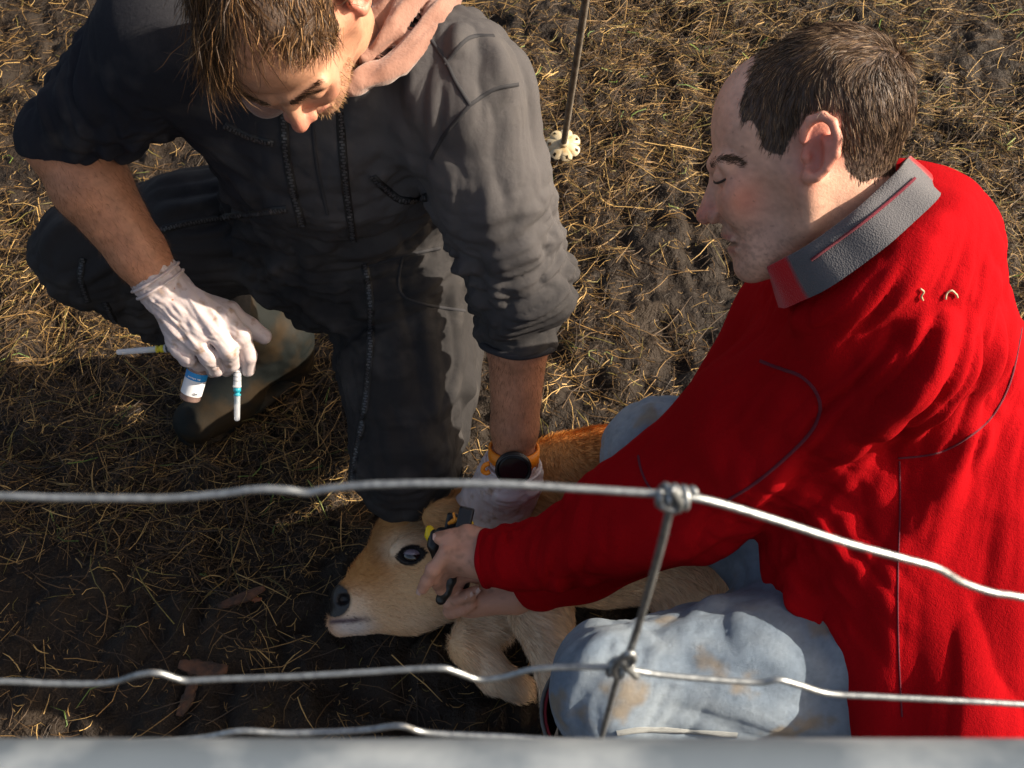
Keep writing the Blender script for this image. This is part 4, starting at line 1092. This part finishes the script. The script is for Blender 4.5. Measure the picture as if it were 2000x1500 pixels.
# coat hair
def fur_w(P):
    x, y = calf_px(P); q = P-cO; xx = 805+(q@cX)/KC; yy = 1083-(q@cZ)/KC; s = q@cY+.048
    bare = (np.sqrt(((xx-662)/27)**2+((yy-1176)/36)**2) < .95) | ((np.sqrt(((xx-803)/29)**2+((yy-1084)/20)**2) < 1.0) & (s > .02))
    return ((P[:, 2] > .02) & (x < 1480) & ~bare).astype(float)*np.where(xx < 930, 1.6, 1.)
nF = 95000
P, fi = sample_faces(VC, FC, nF, fur_w); n_ = NC[FC[fi]].mean(1); n_ /= np.linalg.norm(n_, axis=1, keepdims=True)
q = P-cO; xx = 805+(q@cX)/KC; yy = 1083-(q@cZ)/KC; sC = q@cY+.048
isH = xx < 900
sw = np.stack([vnoise(P*16+i*5)-.5 for i in range(3)], 1)
Dh = cX*.9-cZ*.12; Db = A(.75, -.55, -.2)
D = np.where(isH[:, None], Dh, Db)+sw*np.where(isH, .55, 1.5)[:, None]
D -= (np.sum(D*n_, 1, keepdims=True)-.30)*n_
D /= np.linalg.norm(D, axis=1, keepdims=True)
ear = np.exp(-((xx-872)/52)**2-((yy-1008)/42)**2)*(sC > .02)
jawl = np.exp(-((xx-840)/90)**2-((yy-1225)/28)**2)
Ln = np.where(isH, .0065, .0135)*(1+1.5*ear+.9*jawl)*rng.uniform(.6, 1.3, nF)
V, Fs, per = strands(P, D, Ln, np.where(isH, .00045, .00075), bend=-n_*.10, seg=2, jitter=.10)
cf, _, _ = calf_cols(P); cf *= rng.uniform(.72, 1.32, (nF, 1))
mk('coat_hair', V, Fs, m_fur, calf, col=np.repeat(cf, per, 0), kind='stuff')
# forelock tuft
P = np.array([cl_(rng.normal(838, 14), rng.normal(1022, 8), .03+rng.random()*.03) for _ in range(500)])
D = -cX*.75-cZ*.25+cY*.35+rng.normal(0, .22, P.shape); D /= np.linalg.norm(D, axis=1, keepdims=True)
V, Fs, per = strands(P, D, rng.uniform(.012, .030, 500), .0006, seg=3)
mk('forelock', V, Fs, m_fur, calf, col=np.tile([.55, .40, .25], (len(V), 1)), kind='stuff')
print('calf done', time.time()-T0)

# ================================================================== tools
m_yel = mat('yellow_plastic', (.80, .55, .01), .4); m_blk = mat('black_enamel', (.010, .010, .011), .32, bump=[('noise', 300, .2, .0006)], spec=.5)
m_pin = mat('orange_pin', (.85, .30, .03), .4); m_steel = mat('steel', (.6, .6, .6), .25, metal=.9)
app = empty('ear_tag_pliers', label='black and yellow ear-tagging pliers gripped by the bare hands at the calf\'s ear', category='pliers')
def bar(pts, r, fl, name, m, k=.004, h=.0018):
    S = Sdf(); S.tube(pts, r, k, '+', flat=fl); V, F = sdf_mesh(S, h); return mk(name, V, F, m, app)
fz = (nrm(CB), .7)
ju = nrm(CU+.22*CR); jx = nrm(np.cross(ju, CB)); jz = np.cross(jx, ju)
S = Sdf(); S.box(Cp(907, 1018, 1.70), [jx, ju, jz], A(.0105, .0195, .009), .0025); S.rc(Cp(899, 1040, 1.71), Cp(897, 1048, 1.72), .0095, .0085, .006)
V, F = sdf_mesh(S, .0016); mk('upper_jaw', V, F, m_blk, app)
S = Sdf(); S.box(Cp(884, 1022, 1.745), [jx, ju, jz], A(.010, .014, .006), .003); V, F = sdf_mesh(S, .0018); mk('lower_jaw', V, F, m_blk, app)
bar([Cp(848, 1050, 1.735), Cp(862, 1041, 1.73), Cp(885, 1042, 1.725), Cp(903, 1040, 1.72)], [.0080, .0075, .0075, .009], fz, 'frame', m_blk)
bar([Cp(848, 1046, 1.735), Cp(849, 1065, 1.73), Cp(860, 1090, 1.735), Cp(874, 1118, 1.74), Cp(878, 1132, 1.742), Cp(869, 1155, 1.745), Cp(861, 1171, 1.748)], [.009, .010, .011, .010, .0095, .009, .0078], fz, 'handle', m_blk)
bar([Cp(905, 1040, 1.735), Cp(915, 1070, 1.755), Cp(912, 1110, 1.77), Cp(905, 1150, 1.775)], [.0085, .009, .0088, .008], fz, 'handle', m_blk)
bar([Cp(839, 1034, 1.738), Cp(842, 1045, 1.737), Cp(845, 1056, 1.737)], [.006, .0085, .007], fz, 'yellow_insert', m_yel)
bar([Cp(921, 1022, 1.71), Cp(917, 1033, 1.712), Cp(912, 1042, 1.714)], [.0035, .0055, .005], fz, 'yellow_insert', m_yel)
bar([Cp(895, 1014, 1.70), Cp(885, 1018, 1.71), Cp(877, 1022, 1.715)], [.0034, .0030, .0028], None, 'tag_pin', m_pin)
bar([Cp(886, 1003, 1.70), Cp(889, 1016, 1.70)], [.0022, .0022], None, 'tag_pin', m_pin)
def lathe(p0, axis, prof, n=28):
    axis = nrm(axis); P = np.array([p0+axis*z for z, r in prof]); u = nrm(np.cross(axis, CF)); v = np.cross(axis, u); t = np.linspace(0, 2*np.pi, n, endpoint=False)
    V = np.concatenate([p+r*(np.cos(t)[:, None]*u+np.sin(t)[:, None]*v) for p, (z, r) in zip(P, prof)]); k = np.arange(n)
    F = np.concatenate([np.stack([i*n+k, i*n+(k+1) % n, (i+1)*n+(k+1) % n, (i+1)*n+k], 1) for i in range(len(prof)-1)])
    return V, F
def clear(name, tint, rough=.05, alpha=.55):
    return mat(name, tint, rough, spec=.6, alpha=alpha)
m_clear = clear('clear_plastic', (.75, .77, .80)); m_glass = clear('vial_glass', (.40, .26, .22), .05, .62)
m_teal = mat('teal_hub', (.01, .36, .46), .35, alpha=.9); m_ylw = mat('yellow_hub', (.75, .62, .03), .35, alpha=.9); m_white = mat('white_print', (.72, .72, .74), .5); m_blue = mat('blue_label', (.0, .24, .58), .45); m_ink = mat('label_ink', (.02, .03, .05), .6)
def syringe(p0, p1, label, mh, blen):
    a = nrm(p1-p0); L = np.linalg.norm(p1-p0); s_ = empty('syringe', label=label, category='syringe', group='syringes in the gloved hand')
    k_ = 1.22
    lt_ = lambda p, ax_, prof: lathe(p, ax_, [(z, r*k_) for z, r in prof])
    V, F = lt_(p0-a*.035, a, [(0, .0001), (0, .0042), (.035+blen, .0046), (.035+blen+.001, .0050), (.035+blen+.003, .0046), (.035+blen+.004, .002)]); mk('barrel', V, F, m_clear, s_)
    V, F = lt_(p0-a*.034, a, [(0, .0001), (0, .0030), (.030+blen, .0032), (.031+blen, .0001)]); mk('plunger', V, F, m_white, s_)
    for i in range(4):
        V, F = lt_(p0+a*(blen*.15+blen*.2*i), a, [(0, .00470), (.0007, .00470)]); mk('scale_mark', V, F, m_ink, s_)
    h0 = blen+.003
    V, F = lt_(p0+a*h0, a, [(0, .0030), (.001, .0043), (.0055, .0043), (.006, .0030), (.009, .0030), (.0095, .0042), (.0115, .0042), (.012, .0026), (.022, .0022), (.023, .0002)]); mk('needle_hub', V, F, mh, s_)
    V, F = lt_(p0+a*(h0+.0095), a, [(0, .0042), (.001, .0042), (.002, .0037), (L-h0-.0125, .0033), (L-h0-.0105, .0022), (L-h0-.0097, .0001)]); mk('needle_cap', V, F, m_clear, s_)
    V, F = sweep(np.array([p0+a*(h0+.022), p0+a*(L-.008)]), .0006, 6); mk('needle', V, F, m_steel, s_)
syringe(Cp(463.5, 712, 1.700), Cp(463, 823, 1.715), 'capped syringe with teal needle hub hanging down from the gloved fingers', m_teal, .029)
syringe(Cp(331, 680, 1.690), Cp(227, 688, 1.70), 'capped syringe with yellow needle hub pointing left from the gloved hand', m_ylw, .004)
vial = empty('medicine_vial', label='small glass vial with blue and white label held under the gloved hand', category='vial')
v0, v1 = Cp(393, 702, 1.705), Cp(370, 780, 1.722); va = nrm(v1-v0); vl = np.linalg.norm(v1-v0); R_ = .0146
V, F = lathe(v0, va, [(0, .0001), (0, .0095), (.005, .0095), (.006, .0075), (.009, .0078), (.013, R_*.93), (.016, R_), (vl-.003, R_), (vl-.001, R_*.93), (vl, R_*.8), (vl, .0001)], 40); mk('bottle', V, F, m_glass, vial)
V, F = lathe(v0-va*.003, va, [(0, .0001), (0, .0098), (.008, .0098), (.0085, .009)], 32); mk('cap', V, F, m_steel, vial)
def wrap(z0, z1, a0, a1, r, m, name, par):
    u = nrm(CR-np.dot(CR, va)*va); v = nrm(CB-np.dot(CB, va)*va-np.dot(CB, u)*u); n = 24; t = np.linspace(a0, a1, n)
    o = np.sin(t)[:, None]*u+np.cos(t)[:, None]*v; V = np.concatenate([v0+va*z0+o*r, v0+va*z1+o*r]); k = np.arange(n-1)
    return mk(name, V, np.stack([k, k+1, n+k+1, n+k], 1), m, par)
lab = wrap(.017, vl-.010, -2.2, 2.2, R_+.0003, m_white, 'label', vial)
wrap(.017, .028, -2.2, 2.2, R_+.0006, m_blue, 'label_band', lab)
for i, (a0, a1) in enumerate(((-.62, -.50), (-.46, -.36), (-.32, -.22), (-.18, -.08), (-.04, .06), (.10, .2), (.34, .42), (.46, .60))): wrap(.0235, .0252+(.0006 if i in (0, 4, 7) else 0), a0, a1, R_+.0008, m_white, 'lettering', lab)
wrap(vl-.0155, vl-.0140, .56, .74, R_+.0008, m_ink, 'lettering', lab); wrap(vl-.0128, vl-.0123, .42, .76, R_+.0008, m_ink, 'lettering', lab)
u_ = nrm(CR-np.dot(CR, va)*va); vv_ = nrm(CB-np.dot(CB, va)*va-np.dot(CB, u_)*u_)
lc = v0+va*(vl-.0148)
dd = [lc+(math.sin(.42+dx/R_)*u_+math.cos(.42+dx/R_)*vv_)*(R_+.0011)+va*dz for dx, dz in ((0, -.0017), (.0017, 0), (0, .0017), (-.0017, 0), (0, -.0017))]
Vr, Fr = sweep(np.array(dd), .00035, 6); mk('emblem', Vr, Fr, m_ink, lab)
print('script time', time.time()-T0)
